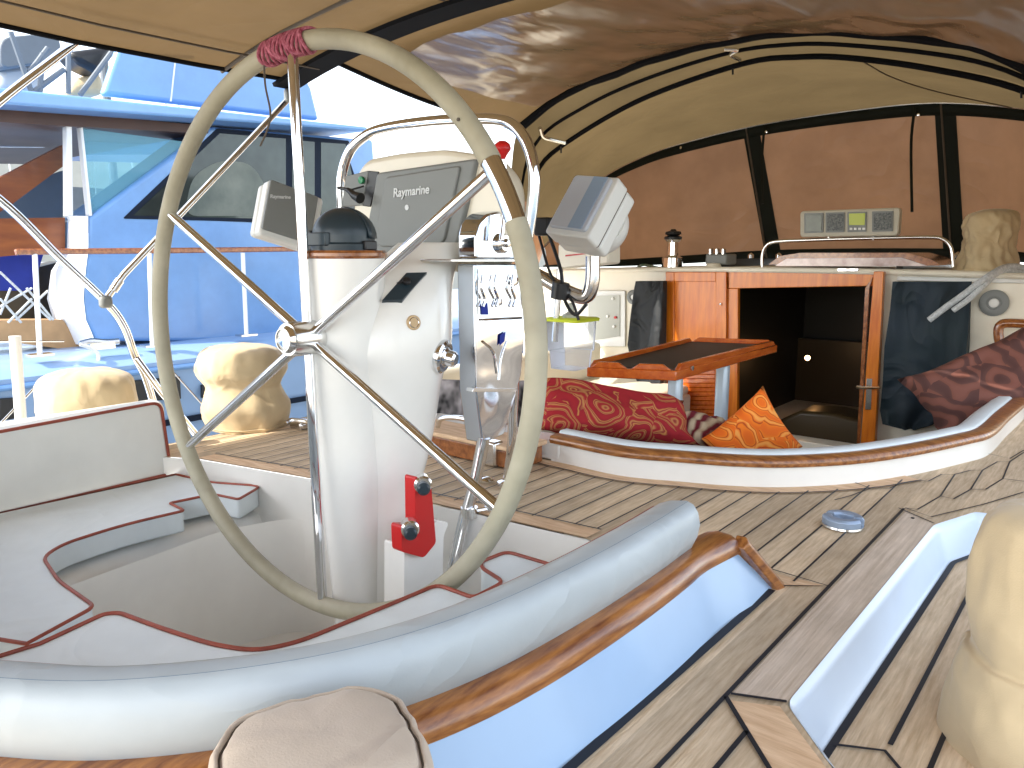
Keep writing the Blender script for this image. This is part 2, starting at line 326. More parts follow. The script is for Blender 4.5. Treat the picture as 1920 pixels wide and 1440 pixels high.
# teak deck -----------------------------------------------------------------
def D2(x, y): return V((x, y, ZD))
well = UZ([(370, 860), (600, 900), (860, 955), (1100, 1010)], ZD)
cbase_px = [(820, 862), (1033, 865), (1160, 893), (1280, 905), (1380, 913), (1480, 915), (1607, 907), (1713, 890), (1807, 868), (1853, 853), (1885, 820), (1920, 785)]
cb = UZ(cbase_px[1:], ZD)
cbase = [D2(-2.3, 1.74), D2(-1.7, 1.74)] + cb + [D2(-.285, 3.8), D2(-.30, 4.2)]
cbs = cr(cbase, 6)
outline = [D2(-2.33, 1.0)] + well + [D2(-.60, 1.27), D2(-.50, 1.1), D2(-.50, .6), D2(-.62, .3), D2(-1.3, 0), D2(-2.33, 0), D2(-2.33, -1.6), D2(1.0, -1.6), D2(1.0, .30), D2(-.223, .874),
           D2(-.311, .97), D2(-.303, 1.858), D2(-.245, 2.02), D2(1.0, 2.1), D2(1.0, 5.0), D2(-.24, 5.0)] + [p + V((-.03, .03, 0)) for p in cbs[::-1]] + [D2(-2.33, 1.74)]
deck = MB()
# planks: the outline cut in fore-and-aft strips
def clip(poly, x0, x1):
    def half(P, f, g):
        out = []
        for i, a in enumerate(P):
            b = P[(i + 1) % len(P)]; fa, fb = f(a), f(b)
            if fa >= 0: out.append(a)
            if (fa >= 0) != (fb >= 0): t = fa / (fa - fb); out.append(a.lerp(b, t))
        return out
    return half(half(poly, lambda p: p.x - x0, 0), lambda p: x1 - p.x, 0)
import bisect
from mathutils.geometry import tessellate_polygon
bmd = bmesh.new(); vs = [bmd.verts.new(p) for p in outline]
for t in tessellate_polygon([outline]): bmd.faces.new([vs[i] for i in t])
PW = .0535; X0 = -.385
xs = [X0 + PW * i for i in range(-38, 28)]
for x in xs: bmesh.ops.bisect_plane(bmd, geom=bmd.verts[:] + bmd.edges[:] + bmd.faces[:], plane_co=(x, 0, 0), plane_no=(1, 0, 0))
# separate the islands plank by plank
strips = {}
for f in bmd.faces: strips.setdefault(int(math.floor((f.calc_center_median().x - X0) / PW)), []).append([v.co.copy() for v in f.verts])
bmd.free()
dk = thing('teak_deck', None, None); dk['kind'] = 'structure'
pm = MB()
for k, fl in strips.items():
    idx = {}; vv = []; ff = []
    for f in fl:
        t = []
        for p in f:
            key = (round(p.x, 4), round(p.y, 4))
            if key not in idx: idx[key] = len(vv); vv.append(p)
            t.append(idx[key])
        ff.append(tuple(t))
    pm.add(vv, ff)
part(pm, 'deck_planks', 'teak', dk)
ck = MB()
def seam(pts, wd=.006): ck.strip(pts, wd, .004)
for x in xs:
    if x < -2.35: continue
    if -.39 < x < -.38: continue
    # seam across the bridge deck and forward part
    def ylim(x):
        best = None
        for a, b in zip(cbs, cbs[1:]):
            if min(a.x, b.x) <= x <= max(a.x, b.x) and abs(a.x - b.x) > 1e-6:
                y = a.y + (b.y - a.y) * (x - a.x) / (b.x - a.x); best = y if best is None else min(best, y)
        return best
    if x < -.56:
        y0 = 1.31 - (-.86 - x) * .146 + .055 if x < -.86 else 1.27; y1 = (ylim(x) or 1.74) - .055
        if y1 > y0: seam([D2(x, y0), D2(x, y1)], .0042)
    elif x < -.385:
        y1 = (ylim(x) or 2) - .06; seam([D2(x, 1.36 if x > -.5 else 1.25), D2(x, y1)], .0042)
for x in (-.440,): seam([D2(-.472, -.3), D2(-.462, .5), D2(-.456, 1.30)], .014)
seam([D2(X0 + .004, -1.5), D2(X0 + .004, .9), D2(-.381, 1.4), D2(-.379, 1.93)], .0065)
for i in range(1, 24): seam([D2(X0 + PW * i + .004, -1.5), D2(X0 + PW * i + .004, .93 - (PW * i) * 1.05 if i < 4 else .72 - i * .035)], .0065)
# nibbed ends drawn from the seams of the king plank
def sz(pts, wd=.004): seam(UZ(pts, ZD), wd)
sz([(1565, 940), (1595, 932), (1632, 918), (1600, 906)])
sz([(1632, 918), (1668, 918), (1690, 908), (1720, 903), (1740, 905)])
sz([(1605, 905), (1680, 893), (1800, 868)], .004)
sz([(1740, 905), (1765, 892), (1790, 892), (1763, 933), (1720, 958), (1697, 955)])
sz([(1790, 892), (1820, 884), (1842, 884), (1820, 920), (1788, 938), (1763, 933)])
sz([(1842, 884), (1870, 868), (1893, 868), (1880, 900), (1848, 920), (1820, 920)])
sz([(1893, 868), (1920, 850)]); sz([(1880, 900), (1920, 905)]); sz([(1853, 853), (1893, 862), (1920, 846)])
sz([(1697, 955), (1745, 972), (1845, 948), (1920, 925)], .004)
sz([(1445, 1070), (1553, 1102), (1458, 1102)]); ck.lathe([(0, .003), (.004, .003), (.004, .0045), (0, .0045)], U(1711, 974, Z=ZD), n=10)
part(ck, 'caulking', 'caulk', dk)
mg = MB()
def flat(pts, z=.0025): mg.add([p + V((0, 0, z)) for p in pts], [tuple(range(len(pts)))])
flat([D2(X0 + .008, .945), D2(-.3115, .97), D2(-.3035, 1.858), D2(-.372, 1.92)])
part(mg, 'long_margin_plank', 'teakm', dk)
mg = MB()
wi = [p + V((0, .055, 0)) for p in well]; mg.loft([[p + V((0, 0, .0025)) for p in well], [p + V((0, 0, .0025)) for p in wi]], closed=False)
cin = [cbs[i] + V((0, 0, 0)) for i in range(len(cbs))]
rg = sweep(cbs[8:48], [(.0, ZD + .0025), (-.05, ZD + .0025)]); mg.loft([[r[0] for r in rg], [r[1] for r in rg]], closed=False)
flat([D2(-.377, .925), D2(-.315, .955), D2(-.223, .862), D2(1, .29), D2(1, .22), D2(-.255, .80)])
flat(UZ([(1447, 1075), (1545, 1100), (1462, 1099)], ZD))
part(mg, 'margin_plank', 'teakx', dk)
ck2 = MB()
ck2.strip([p + V((0, .056, .002)) for p in well], .005, .003)
ck2.strip([r[1] for r in rg], .005, .002); ck2.strip(UZ([(1370, 1305), (1475, 1320)], ZD), .006, .004)
ck2.strip([D2(-.380, .93), D2(-.258, .80), D2(1, .22)], .007, .004)
ck2.strip([D2(-.39, 1.925), D2(-.303, 1.862)], .004, .004)
ck2.strip([D2(-1.25, 1.30), D2(-1.25, 1.30)], .004)
part(ck2, 'margin_caulking', 'caulk', dk)
# lowered side deck beyond the white riser
ld = thing('side_deck', None, None); ld['kind'] = 'structure'
ZL = 1.925
rp = [V((-.223, .874, 0)), V((-.311, .97, 0)), V((-.303, 1.858, 0)), V((-.245, 2.02, 0)), V((1.0, 2.1, 0))]
rp = [V((1.0, .30, 0))] + rp
rps = rnd(rp, [0, .015, .02, .02, .02, 0])
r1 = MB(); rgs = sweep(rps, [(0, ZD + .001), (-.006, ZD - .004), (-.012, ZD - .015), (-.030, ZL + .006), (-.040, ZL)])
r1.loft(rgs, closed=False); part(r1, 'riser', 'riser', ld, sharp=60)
lp = MB()
for i in range(22):
    a = -.272 + i * .0535; lp.add([(a, .2, ZL), (a + .0535, .2, ZL), (a + .0535, 2.2, ZL), (a, 2.2, ZL)], [(0, 1, 2, 3)])
part(lp, 'side_deck_planks', 'teak', ld)
lc = MB()
lc.strip([V((p[-1].x + .006, p[-1].y, ZL)) for p in rgs], .011, .003)
for i in range(0, 20): lc.strip([V((-.203 + i * .0535, 1.06 - .25 * (i > 0) - i * .02 + (.02), ZL)), V((-.203 + i * .0535, 2.0, ZL))], .007, .003)
lc.strip([V((-.264, 1.03, ZL)), V((-.205, 1.06, ZL)), V((-.15, 1.0, ZL)), V((.8, .55, ZL))], .006, .004)
part(lc, 'side_deck_caulking', 'caulk', ld)
# hull and port side deck
hl = MB(); hl.box((-1.3, 2, .95), (4.5, 8, 1.2)); hl.box((-2.95, 3, 1.55), (1.2, 6, .25)); hl.box((-1.3, 6.8, 1.8), (3.6, 2, .9))
tag(hl.build('hull', 'gel', bev=.02), None, kind='structure')
# steering well ---------------------------------------------------------------
wl = MB()
wpoly = [(-1.86, .35), (-1.86, .9), (-1.80, 1.05), (-1.74, 1.185)] + [(p.x, p.y) for p in well[1:]] + [(-.72, 1.27), (-.72, .5), (-.9, .35)]
inner = rnd([V((x, y, 0)) for x, y in [(-1.72, .42), (-1.80, 1.02), (-1.74, 1.20), (-.86, 1.30), (-.78, 1.2), (-.80, .55), (-1.0, .42)]], .07)
wl.loft([[p + V((0, 0, z)) for p in inner] for z in (1.55, 1.7, 1.88)], caps=False)
wl.add([p + V((0, 0, 1.551)) for p in inner], [tuple(range(len(inner)))])
tag(wl.build('cockpit_well', 'gel', sharp=40), None, kind='structure')
fwl = MB(); wt = [V((-2.33, 1.0, 0)), *[V((p.x, p.y, 0)) for p in well], V((-.60, 1.27, 0))]
fwl.loft([[p + V((0, -.004, z)) for p in wt] for z in (1.6, 1.8, 1.9995)], closed=False)
tag(fwl.build('well_front_wall', 'gel', sharp=40), None, kind='structure')
sb = MB()   # moulded seat base under the port cushion with a rounded lip
lip = UZ([(60, 1160), (150, 1080), (230, 1040), (345, 1000), (490, 962), (505, 950)], 1.87)
lip = cr([V((p.x, p.y, 0)) for p in lip], 6)
rl = sweep(lip, [(.25, 1.878), (.02, 1.878), (-.005, 1.868), (-.018, 1.84), (-.03, 1.6), (-.03, 1.55)])
sb.loft(rl, closed=False); tag(sb.build('seat_base', 'gel', sharp=50), None, kind='structure')

# ================================================================== CUSHIONS
def cushion(name, label, pts, z, th, m, rad=.02, pipe=True, cat='seat cushion', side=None, lowpipe=False, group=None):
    o = thing(name, label, cat, tuple(sum(pts, V((0, 0, 0))) / len(pts))[:2] + (z - th,), group)
    P = [V((p.x, p.y, 0)) for p in rnd(pts, rad)]
    b = MB(); b.loft([[p + V((0, 0, zz)) for p in P] for zz in (z - th, z - th * .5, z)])
    part(b, 'cushion_body', m, o, bev=.006, seg=3)
    if pipe: part(MB().tube([p + V((0, 0, z + .001)) for p in P], .0036, 8, loop=True), 'piping', 'piping', o)
    return o
G = 'vinyl cushions around the helm'
pts = UZ([(330, 890), (395, 905), (490, 912), (447, 937), (400, 927), (318, 944), (346, 958), (230, 985), (120, 1020), (80, 1045), (110, 1090), (178, 1138), (50, 1208)], 1.95) + [V((-2.0, .15, 1.95)), V((-2.19, .2, 1.95))]
cushion('seat_cushion', 'long pale blue seat cushion with notched front edge below the upright port backrest', pts, 1.95, .055, 'vinyl',
        [0, .03, .03, .012, .02, .008, .012, .08, .08, .07, .03, .02, 0, 0, 0])
pts = UZ([(75, 1208), (195, 1152), (225, 1150), (300, 1178), (400, 1210), (480, 1222), (560, 1205), (640, 1172), (730, 1135), (820, 1097), (888, 1122), (945, 1092), (905, 1067), (900, 1055), (950, 1035), (1028, 1058)], 2.02) + \
      [V((-.62, 1.10, 2.02)), V((-.57, 1.0, 2.02)), V((-.60, .6, 2.02)), V((-.70, .38, 2.02)), V((-1.0, .19, 2.02)), V((-1.25, .16, 2.02))]
cushion('seat_cushion', 'blue grey horseshoe seat cushion behind the wheel with a square notch beside the pedestal', pts, 2.02, .06, 'vinyl',
        [0, .02, .02, .04, .04, .04, .04, .03, .02, .02, .015, .02, .015, .02, .02, .01, 0, .03, .03, .03, .03, 0])
# upright port backrest
bk = thing('backrest_cushion', 'upright white vinyl backrest with rust piping along the port side seat', 'backrest', (-2.2, .7, 1.94))
fp = [V((-2.19, -.2, 1.935)), V((-2.19, 1.09, 1.945)), V((-2.19, 1.075, 2.165)), V((-2.19, -.2, 2.125))]
fp = rnd(fp, [0, .01, .03, 0])
b = MB().extr(fp, (-.07, 0, 0)); part(b, 'cushion_body', 'vinylw', bk, bev=.006, seg=3)
part(MB().tube([p + V((.002, 0, 0)) for p in fp], .0045, 8, loop=True), 'piping', 'piping', bk)
tag(MB().box((-2.295, .45, 2.05), (.07, 1.36, .21)).build('coaming_wall', 'gel', bev=.03, seg=4), 'low white moulded wall behind the upright port backrest', 'coaming')
# horseshoe bolster
pth = cr([V(p) for p in [(-2.1, .30, 0), (-1.8, .15, 0), (-1.3, .08, 0), (-1.0, .13, 0), (-.81, .225, 0), (-.70, .315, 0), (-.605, .45, 0), (-.555, .60, 0), (-.537, .78, 0), (-.535, .97, 0), (-.541, 1.125, 0)]], 10)
bo = thing('bolster_cushion', 'long curved pale blue vinyl bolster lying along the aft coaming behind the wheel', 'bolster', (-.6, .5, 2.1))
prof = [(.055, 1.945), (.064, 2.05), (.062, 2.15), (.050, 2.182), (.03, 2.191), (.002, 2.196), (-.010, 2.192), (-.019, 2.180), (-.023, 2.160), (-.019, 2.138), (-.010, 2.118), (0, 2.105), (.02, 2.09)]
b = MB(); b.loft(sweep(pth, prof)); part(b, 'cushion_body', 'vinylb', bo, sharp=80)
rr = sweep(pth, [(.060, 2.172), (.0, 2.1945)])
part(MB().tube([r[0] for r in rr], .0035, 8), 'piping', 'piping', bo)
part(MB().tube([r[1] for r in rr], .0010, 6), 'seam_line', 'bseam', bo)
# aft coaming with varnished cap
cm = thing('aft_coaming', 'curved white coaming with a thick varnished wooden cap beside the bolster cushion', 'coaming', (-.5, .6, 2.0))
pth2 = cr([V((p.x, p.y, 0)) for p in pth[::5]] + [V((-.530, 1.225, 0))], 6)
csr = sweep(pth2, [(.03, 1.9), (.03, 2.09), (-.036, 2.09), (-.049, 2.058), (-.062, 2.027), (-.075, 1.996)])
for dy, kk in ((.099, .02),): csr.append([V((csr[-1][-1].x - (.004 if p.z > 1.95 and p.x > -.53 else .10) if True else 0, p.y + dy, 1.996 + max(0, p.z - 1.996) * kk if p.z > 1.95 else p.z)) for p in csr[len(sweep(pth2, [(0, 0), (0, 1)])) - 1]])
b = MB(); b.loft(csr); part(b, 'coaming_side', 'gelshade', cm, sharp=20)
endp = pth2[-1]
cap = [(.02, 2.088), (.02, 2.112), (.0, 2.118), (-.02, 2.117), (-.036, 2.110), (-.043, 2.098), (-.040, 2.086)]
crings = sweep(pth2, cap)
crings.append([p + V((.002, .008, -.003)) for p in crings[-1]])
b = MB(); b.loft(crings); part(b, 'cap_rail', 'varnl', cm, sharp=60)
es = []
for t in (0, .33, .66, 1):
    y_ = 1.228 + .108 * t; z_ = 2.110 - .112 * t; x_ = -.482 + .032 * t
    es.append([V((x_ - .018, y_ - .012, z_ - .010)), V((x_ + .004, y_ - .012, z_ - .010)), V((x_ + .008, y_, z_ - .002)), V((x_, y_ + .006, z_ + .006)), V((x_ - .018, y_ + .006, z_ + .006))])
b = MB(); b.loft(es); part(b, 'end_trim', 'varnl', cm, bev=.002)
rr = sweep(pth2, [(-.004, 2.1195)]); 

# ================================================================== FORWARD COCKPIT COAMING
fc = thing('forward_coaming', 'low white coaming with varnished cap curving around the forward cockpit', 'coaming', (-.8, 1.8, 2.0))
fpth = [V((p.x, p.y, 0)) for p in cbs if p.x > -1.31 or p.y > 2]
b = MB(); b.loft(sweep(fpth, [(.0, 1.999), (.004, 2.052), (.02, 2.058), (.09, 2.058), (.09, 1.6), (.08, 1.6), (.05, 1.99)])); part(b, 'coaming_side', 'gel', fc, sharp=50)
b = MB(); b.loft(sweep(fpth, [(-.006, 2.056), (-.010, 2.066), (-.004, 2.076), (.02, 2.08), (.036, 2.078), (.036, 2.056)])); part(b, 'cap_rail', 'varnx', fc, sharp=60)
b = MB(); b.loft(sweep(fpth, [(.036, 2.0), (.038, 2.078), (.045, 2.084), (.075, 2.084), (.095, 2.07), (.10, 2.0)])); part(b, 'inner_pad', 'vinyl', fc, sharp=60)
tb = MB().box((-1.55, 1.80, 2.03), (.62, .10, .055)); tb.box((-1.9, 1.78, 2.02), (.9, .06, .05))
tag(tb.build('coaming_wall', 'gel', bev=.01), 'short white wall behind the wooden locker', 'coaming')
lb = thing('deck_locker', 'low varnished wooden box on deck behind the pedestal, end face pale', 'locker', (-1.5, 1.66, 2.0))
part(MB().extr([V((-1.95, 1.60, 2.004)), V((-1.28, 1.60, 2.004)), V((-1.28, 1.72, 2.004)), V((-1.95, 1.72, 2.004))], (0, 0, .05)), 'box', 'varn', lb, bev=.004)
part(MB().extr([V((-1.95, 1.59, 2.055)), V((-1.27, 1.59, 2.055)), V((-1.27, 1.73, 2.055)), V((-1.95, 1.73, 2.055))], (0, 0, .014)), 'lid', 'teakx', lb, bev=.004)
b = MB().tube(cr([(-1.62, 1.64, 2.07), (-1.60, 1.64, 2.10), (-1.52, 1.64, 2.112), (-1.44, 1.64, 2.10), (-1.42, 1.64, 2.07)], 6), .008, 10); part(b, 'fairlead', 'steel', lb)
b = MB().box((-1.37, 1.605, 2.04), (.05, .04, .07)); part(b, 'bracket', 'steel', lb, bev=.006)

# ================================================================== STEERING WHEEL
WC = V((-1.2185, .8906, 2.4368)); wx = V((.9986, .034, .0408)); wy = V((-.0414, .0182, .999)); wn = wx.cross(wy).normalized(); WR = .5565; WC = CM + (WC - CM) * 1.05
if wn.y > 0: wn = -wn
def wp(a, r=WR, off=0): return WC + wx * (r * math.cos(R(a))) + wy * (r * math.sin(R(a))) + wn * off
wh = thing('steering_wheel', 'large six spoked steel wheel with khaki leather rim and maroon cord whipping on top', 'steering wheel', tuple(WC))
part(MB().tube([wp(a) for a in [31.5 + i * (360 - 11) / 150 for i in range(151)]], .0180, 18), 'rim', 'leather', wh)
part(MB().tube([wp(a) for a in range(20, 33)], .0165, 18), 'bare_rim', 'chrome', wh)
for a in (90, 30, -30, -90, 210, 150):
    part(MB().tube([wp(a, .03), wp(a, WR - .014)], .0105, 14), 'spoke', 'chrome', wh)
b = MB().lathe([(.0, -.05), (.032, -.05), (.034, -.04), (.034, .015), (.030, .025), (.0, .025)], WC, -wn); part(b, 'hub', 'steel', wh)
b = MB().lathe([(.0, .024), (.026, .024), (.028, .03), (.027, .05), (.02, .058), (0, .06)], WC, wn); hc = part(b, 'hub_cap', 'chrome', wh)
subpart(MB().lathe([(.022, .0585), (.023, .0605), (.021, .0605), (.0205, .0585)], WC, wn), 'engraved_ring', 'steel', hc)
part(MB().tube([WC - wn * .03, WC - wn * .16], .016, 14), 'shaft', 'steel', wh)
b = MB()
kn = [(84.5 + i * .82) for i in range(17)]
for i, a in enumerate(kn):
    p = wp(a); t = (wp(a + 1) - p).normalized(); rad = (p - WC).normalized(); tilt = .5 * (1 if i % 2 else -1)
    ring = []
    for k in range(20):
        th = 2 * math.pi * k / 20; d = rad * math.cos(th) + wn * math.sin(th)
        ring.append(p + d * .0215 + t * (.006 * math.sin(2 * th + i)))
    b.tube(ring, .0035, 6, loop=True)
cdw = part(b, 'cord_whipping', 'cord', wh)
q = wp(98, WR - .02, .01)
subpart(MB().tube(cr([wp(98), q, q + V((.0, 0, -.04)), q + V((.012, .0, -.09)), q + V((.0, 0, -.12)), q + V((-.028, 0, -.15))], 8), .0022, 6), 'loose_cord_end', 'seam', cdw)
part(MB().lathe([(0, -.001), (.003, -.001), (.003, .0012), (0, .0012)], wp(40, WR, .019), wn, 10), 'rim_screw', 'seam', wh)

# ================================================================== PEDESTAL
PX = -1.28
pd = thing('steering_pedestal', 'tall cream fibreglass steering pedestal with wood ring on top', 'pedestal', (PX, 1.05, 1.55))
rows = [(455, 745, 868), (480, 715, 866), (500, 680, 858), (540, 632, 851), (590, 601, 850), (640, 588, 849), (680, 588, 838), (720, 591, 828), (780, 598, 817), (850, 607, 802), (900, 612, 787), (950, 615, 776), (1000, 618, 768), (1060, 622, 761), (1130, 625, 757), (1250, 628, 752), (1400, 630, 745)]
def azi(x): return math.atan2((x - 960), F / cp) # approximate azimuth in the horizontal plane
rings = []
for y, L_, R_ in rows:
    aL, aR = azi(L_), azi(R_); am = (aL + aR) / 2; psi = am - YAW    # from +Y, clockwise positive
    d = PX / math.sin(psi); Yc = d * math.cos(psi); r = abs(d) * math.sin((aR - aL) / 2)
    z = U((L_ + R_) / 2, y, X=PX).z
    if z < 1.55: z = 1.55
    rings.append((z, Yc, r))
def ring_at(z, yc, r, n=40): return [V((PX + .92 * r * math.cos(2 * math.pi * k / n), yc + 1.02 * r * math.sin(2 * math.pi * k / n), z)) for k in range(n)]
rs = cr([V(q) for q in rings], 5)
b = MB().loft([ring_at(*q) for q in rs]); part(b, 'pedestal_body', 'gel', pd, sharp=50)
CY = 1.034
b = MB().lathe([(.04, 1.6), (.055, 1.9), (.070, 2.12), (.079, 2.30), (.081, 2.4), (.082, 2.585), (0, 2.585)], (PX, CY, 0), n=40); b = part(b, 'compass_column', 'gel', pd)
b = MB().lathe([(.0, 2.584), (.083, 2.584), (.087, 2.589), (.087, 2.595), (.083, 2.60), (.0, 2.60)], (PX, CY, 0), n=40); part(b, 'wood_ring', 'varn', pd)
# toggle panel on the shoulder
def on_ped(x, y, out=.0):                                      # point on the pedestal surface under a photo pixel
    r = (FW + RT * ((x - 960) / F) + UP * ((720 - y) / F)); best = None
    for i in range(1000):
        t = 1.2 + i * .001; p = CM + r * t
        for a, bq in zip(rs, rs[1:]):
            if (a.x - p.z) * (bq.x - p.z) <= 0 and abs(a.x - bq.x) > 1e-7:
                k = (p.z - a.x) / (bq.x - a.x); yc = a.y + (bq.y - a.y) * k; rad = a.z + (bq.z - a.z) * k
                if ((p.x - PX) / .92) ** 2 + ((p.y - yc) / 1.02) ** 2 < rad ** 2: return CM + r * (t - out)
    return CM + r * 1.6
c4 = [on_ped(*q, out=.010) for q in [(716, 563), (762, 511), (801, 510), (754, 563)]]
nrm = (c4[1] - c4[0]).cross(c4[3] - c4[0]).normalized()
if nrm.dot(CM - c4[0]) < 0: nrm = -nrm
tg = part(MB().extr(c4, nrm * -.03), 'switch_panel', 'plasticd', pd, bev=.001)
cc = sum(c4, V((0, 0, 0))) / 4; p1 = on_ped(762, 528, .012)
subpart(MB().lathe([(.009, 0), (.008, .006), (.004, .008), (0, .008)], p1, nrm, n=16), 'switch_boss', 'black', tg)
subpart(MB().tube([p1 + nrm * .004, p1 + nrm * .014 + RT * -.02 - UP * .012], .0022, 8), 'toggle', 'black', tg)
def disc(x, y, rad, th, m, name, prof=None):
    p = on_ped(x, y, 0); e = 4; a = on_ped(x - e, y, 0); c = on_ped(x + e, y, 0); d = on_ped(x, y - e, 0)
    n = (c - a).cross(d - p).normalized(); n = n if n.dot(CM - p) > 0 else -n
    return part(MB().lathe(prof or [(0, -.01), (rad, -.01), (rad, th * .7), (rad * .9, th), (0, th)], p, n), name, m, pd), p, n
o_, p_, n_ = disc(775, 605, .0155, .004, 'bronze', 'round_emblem')
subpart(MB().lathe([(.009, .0035), (.0105, .0052), (.012, .0035)], p_, n_), 'emblem_ring', 'steel', o_)
o_, p_, n_ = disc(829, 668, .035, .012, 'chrome', 'brake_knob', [(0, -.02), (.037, -.02), (.037, .006), (.032, .010), (.022, .010), (.018, .014), (.017, .03), (.012, .034), (0, .034)])

# compass
cpz = 2.60
cmp_ = thing('compass', 'black domed compass sitting on the wood ring of the pedestal', 'compass', (PX, CY, cpz))
pr = [(0, .0)] + [(.066, 0), (.067, .012), (.0625, .016), (.0625, .030)] + [(.0625 * math.cos(R(a)), .030 + .056 * math.sin(R(a))) for a in range(0, 91, 9)]
part(MB().lathe(pr, (PX, CY, cpz), n=40), 'dome', 'plasticd', cmp_)
b = MB()
for k in range(0, 13): pass
hood = [[V((PX, CY, cpz + .024)) + Matrix.Rotation(R(a), 3, 'Z') @ V((.066 * math.cos(R(e)), 0, .062 * math.sin(R(e)))) for e in range(0, 91, 10)] for a in range(10, 171, 10)]
b.loft(hood, closed=False); part(b, 'hood', 'plasticd', cmp_, solid=.003)
b = MB().box((PX - .01, CY - .062, cpz + .022), (.075, .012, .026)); part(b, 'lamp_housing', 'plasticd', cmp_, bev=.002)
part(MB().box((PX - .055, CY - .035, cpz + .02), (.012, .02, .04)), 'bracket', 'black', cmp_, bev=.002); part(MB().box((PX + .063, CY + .01, cpz + .01), (.02, .03, .018)), 'bracket', 'black', cmp_, bev=.002)

# ================================================================== GUARD RAIL
gr = thing('guard_rail', 'polished steel tube arch standing around the instrument pod', 'guard rail', (-1.35, 1.35, 2.0))
arch = UY([(640, 470), (640, 400), (640, 335), (655, 285), (685, 255), (720, 241), (780, 231), (850, 225), (930, 225), (968, 240), (992, 278), (1002, 330), (998, 385), (990, 440), (980, 520)], 1.4175)
arch = cr(arch, 6)
part(MB().tube(arch, .0135, 18), 'arch', 'chrome', gr)
lg = cr([U(980, 520, Y=1.418), U(968, 640, Y=1.428), U(962, 760, Y=1.439), U(960, 830, Y=1.449), U(952, 900, Y=1.470)], 6)
part(MB().tube(lg, .0125, 16), 'leg', 'chrome', gr)
part(MB().lathe([(0, -.008), (.024, -.008), (.024, 0), (.014, .004), (0, .006)], U(950, 903, Y=1.470), n=24), 'foot_plate', 'chrome', gr)
lg2 = cr([U(907, 820, X=-1.124), U(890, 905, X=-1.145), U(868, 985, X=-1.166), U(845, 1090, X=-1.176), U(838, 1150, X=-1.186)], 6)
l2 = part(MB().tube(lg2, .0145, 16), 'leg', 'chrome', gr)
q = U(880, 960, X=-1.155); subpart(MB().tube([q + V((0, 0, .012)), q - V((0, 0, .012)) * 1], .02, 16), 'collar', 'steel', l2)
subpart(MB().tube([q, q + RT * .05 + UP * .008], .006, 8).box(q + RT * .045 + UP * .006, (.02, .012, .014)), 'eye_bracket', 'steel', l2)
q1 = U(640, 470, Y=1.418); part(MB().tube([q1, q1 + V((0, 0, -.4))], .0125, 14), 'leg', 'chrome', gr)

# ================================================================== INSTRUMENT POD
pod = thing('instrument_pod', 'cream instrument housing with a large grey screen cover inside the guard rail', 'instrument pod', (-1.35, 1.3, 2.6))
outl = rnd(UY([(668, 505), (660, 400), (664, 330), (685, 298), (750, 286), (830, 279), (900, 290), (938, 335), (944, 400), (935, 470), (900, 520), (800, 500)], 1.3387), .03)
part(MB().extr(outl, (0, .09, 0)), 'housing', 'cream', pod, bev=.014, seg=4)
fr_ = rnd(UY([(706, 324), (892, 297), (856, 458), (836, 470), (700, 474), (682, 458)], 1.3251), .012)
sc = part(MB().extr(fr_, (0, .03, 0)), 'screen_cover', 'plastic', pod, bev=.006, seg=3)
fr2 = rnd(UY([(722, 332), (862, 310), (832, 452), (818, 461), (712, 463), (700, 452)], 1.3188), .012)
subpart(MB().extr(fr2, (0, .012, 0)), 'raised_panel', 'plastic', sc, bev=.004, seg=3)
tx = text('Raymarine', .029, 'letter', U(770, 359, Y=1.317), (1, 0, .03), (0, 0, 1), pod, italic=.15)
part(MB().lathe([(0, 0), (.0065, 0), (.0065, .001), (0, .001)], U(763, 389, Y=1.318), (0, -1, 0), 20), 'round_mark', 'letter', pod)
bx = thing('switch_box', 'small grey control box with a green button and black toggle lever left of the pod', 'control box', tuple(U(672, 350, Y=1.355)))
bp = UY([(648, 330), (690, 320), (679, 385), (640, 388)], 1.3335)
part(MB().extr(bp, (.012, .05, 0)), 'box', 'plastic', bx, bev=.002)
part(MB().extr(UY([(690, 320), (710, 322), (694, 388), (679, 386)], 1.3356), (0, .05, 0)), 'side_cover', 'black', bx, bev=.002)
part(MB().lathe([(0, 0), (.0095, 0), (.009, .006), (0, .008)], U(679, 338, Y=1.331), (0, -1, 0), 20), 'green_button', 'green', bx)
b = MB().tube(cr([U(634, 352, Y=1.302), U(652, 356, Y=1.302), U(664, 366, Y=1.302), U(676, 372, Y=1.302)], 5), [.004] * 5 + [.006 + .0008 * i for i in range(11)], 12)
part(b, 'toggle_lever', 'black', bx); part(MB().tube([U(655, 357, Y=1.307), U(682, 349, Y=1.323)], .0022, 8), 'wire', 'black', bx)
part(MB().tube([U(646, 388, Y=1.355), U(642, 470, Y=1.365)], .009, 12), 'stem', 'steel', bx)

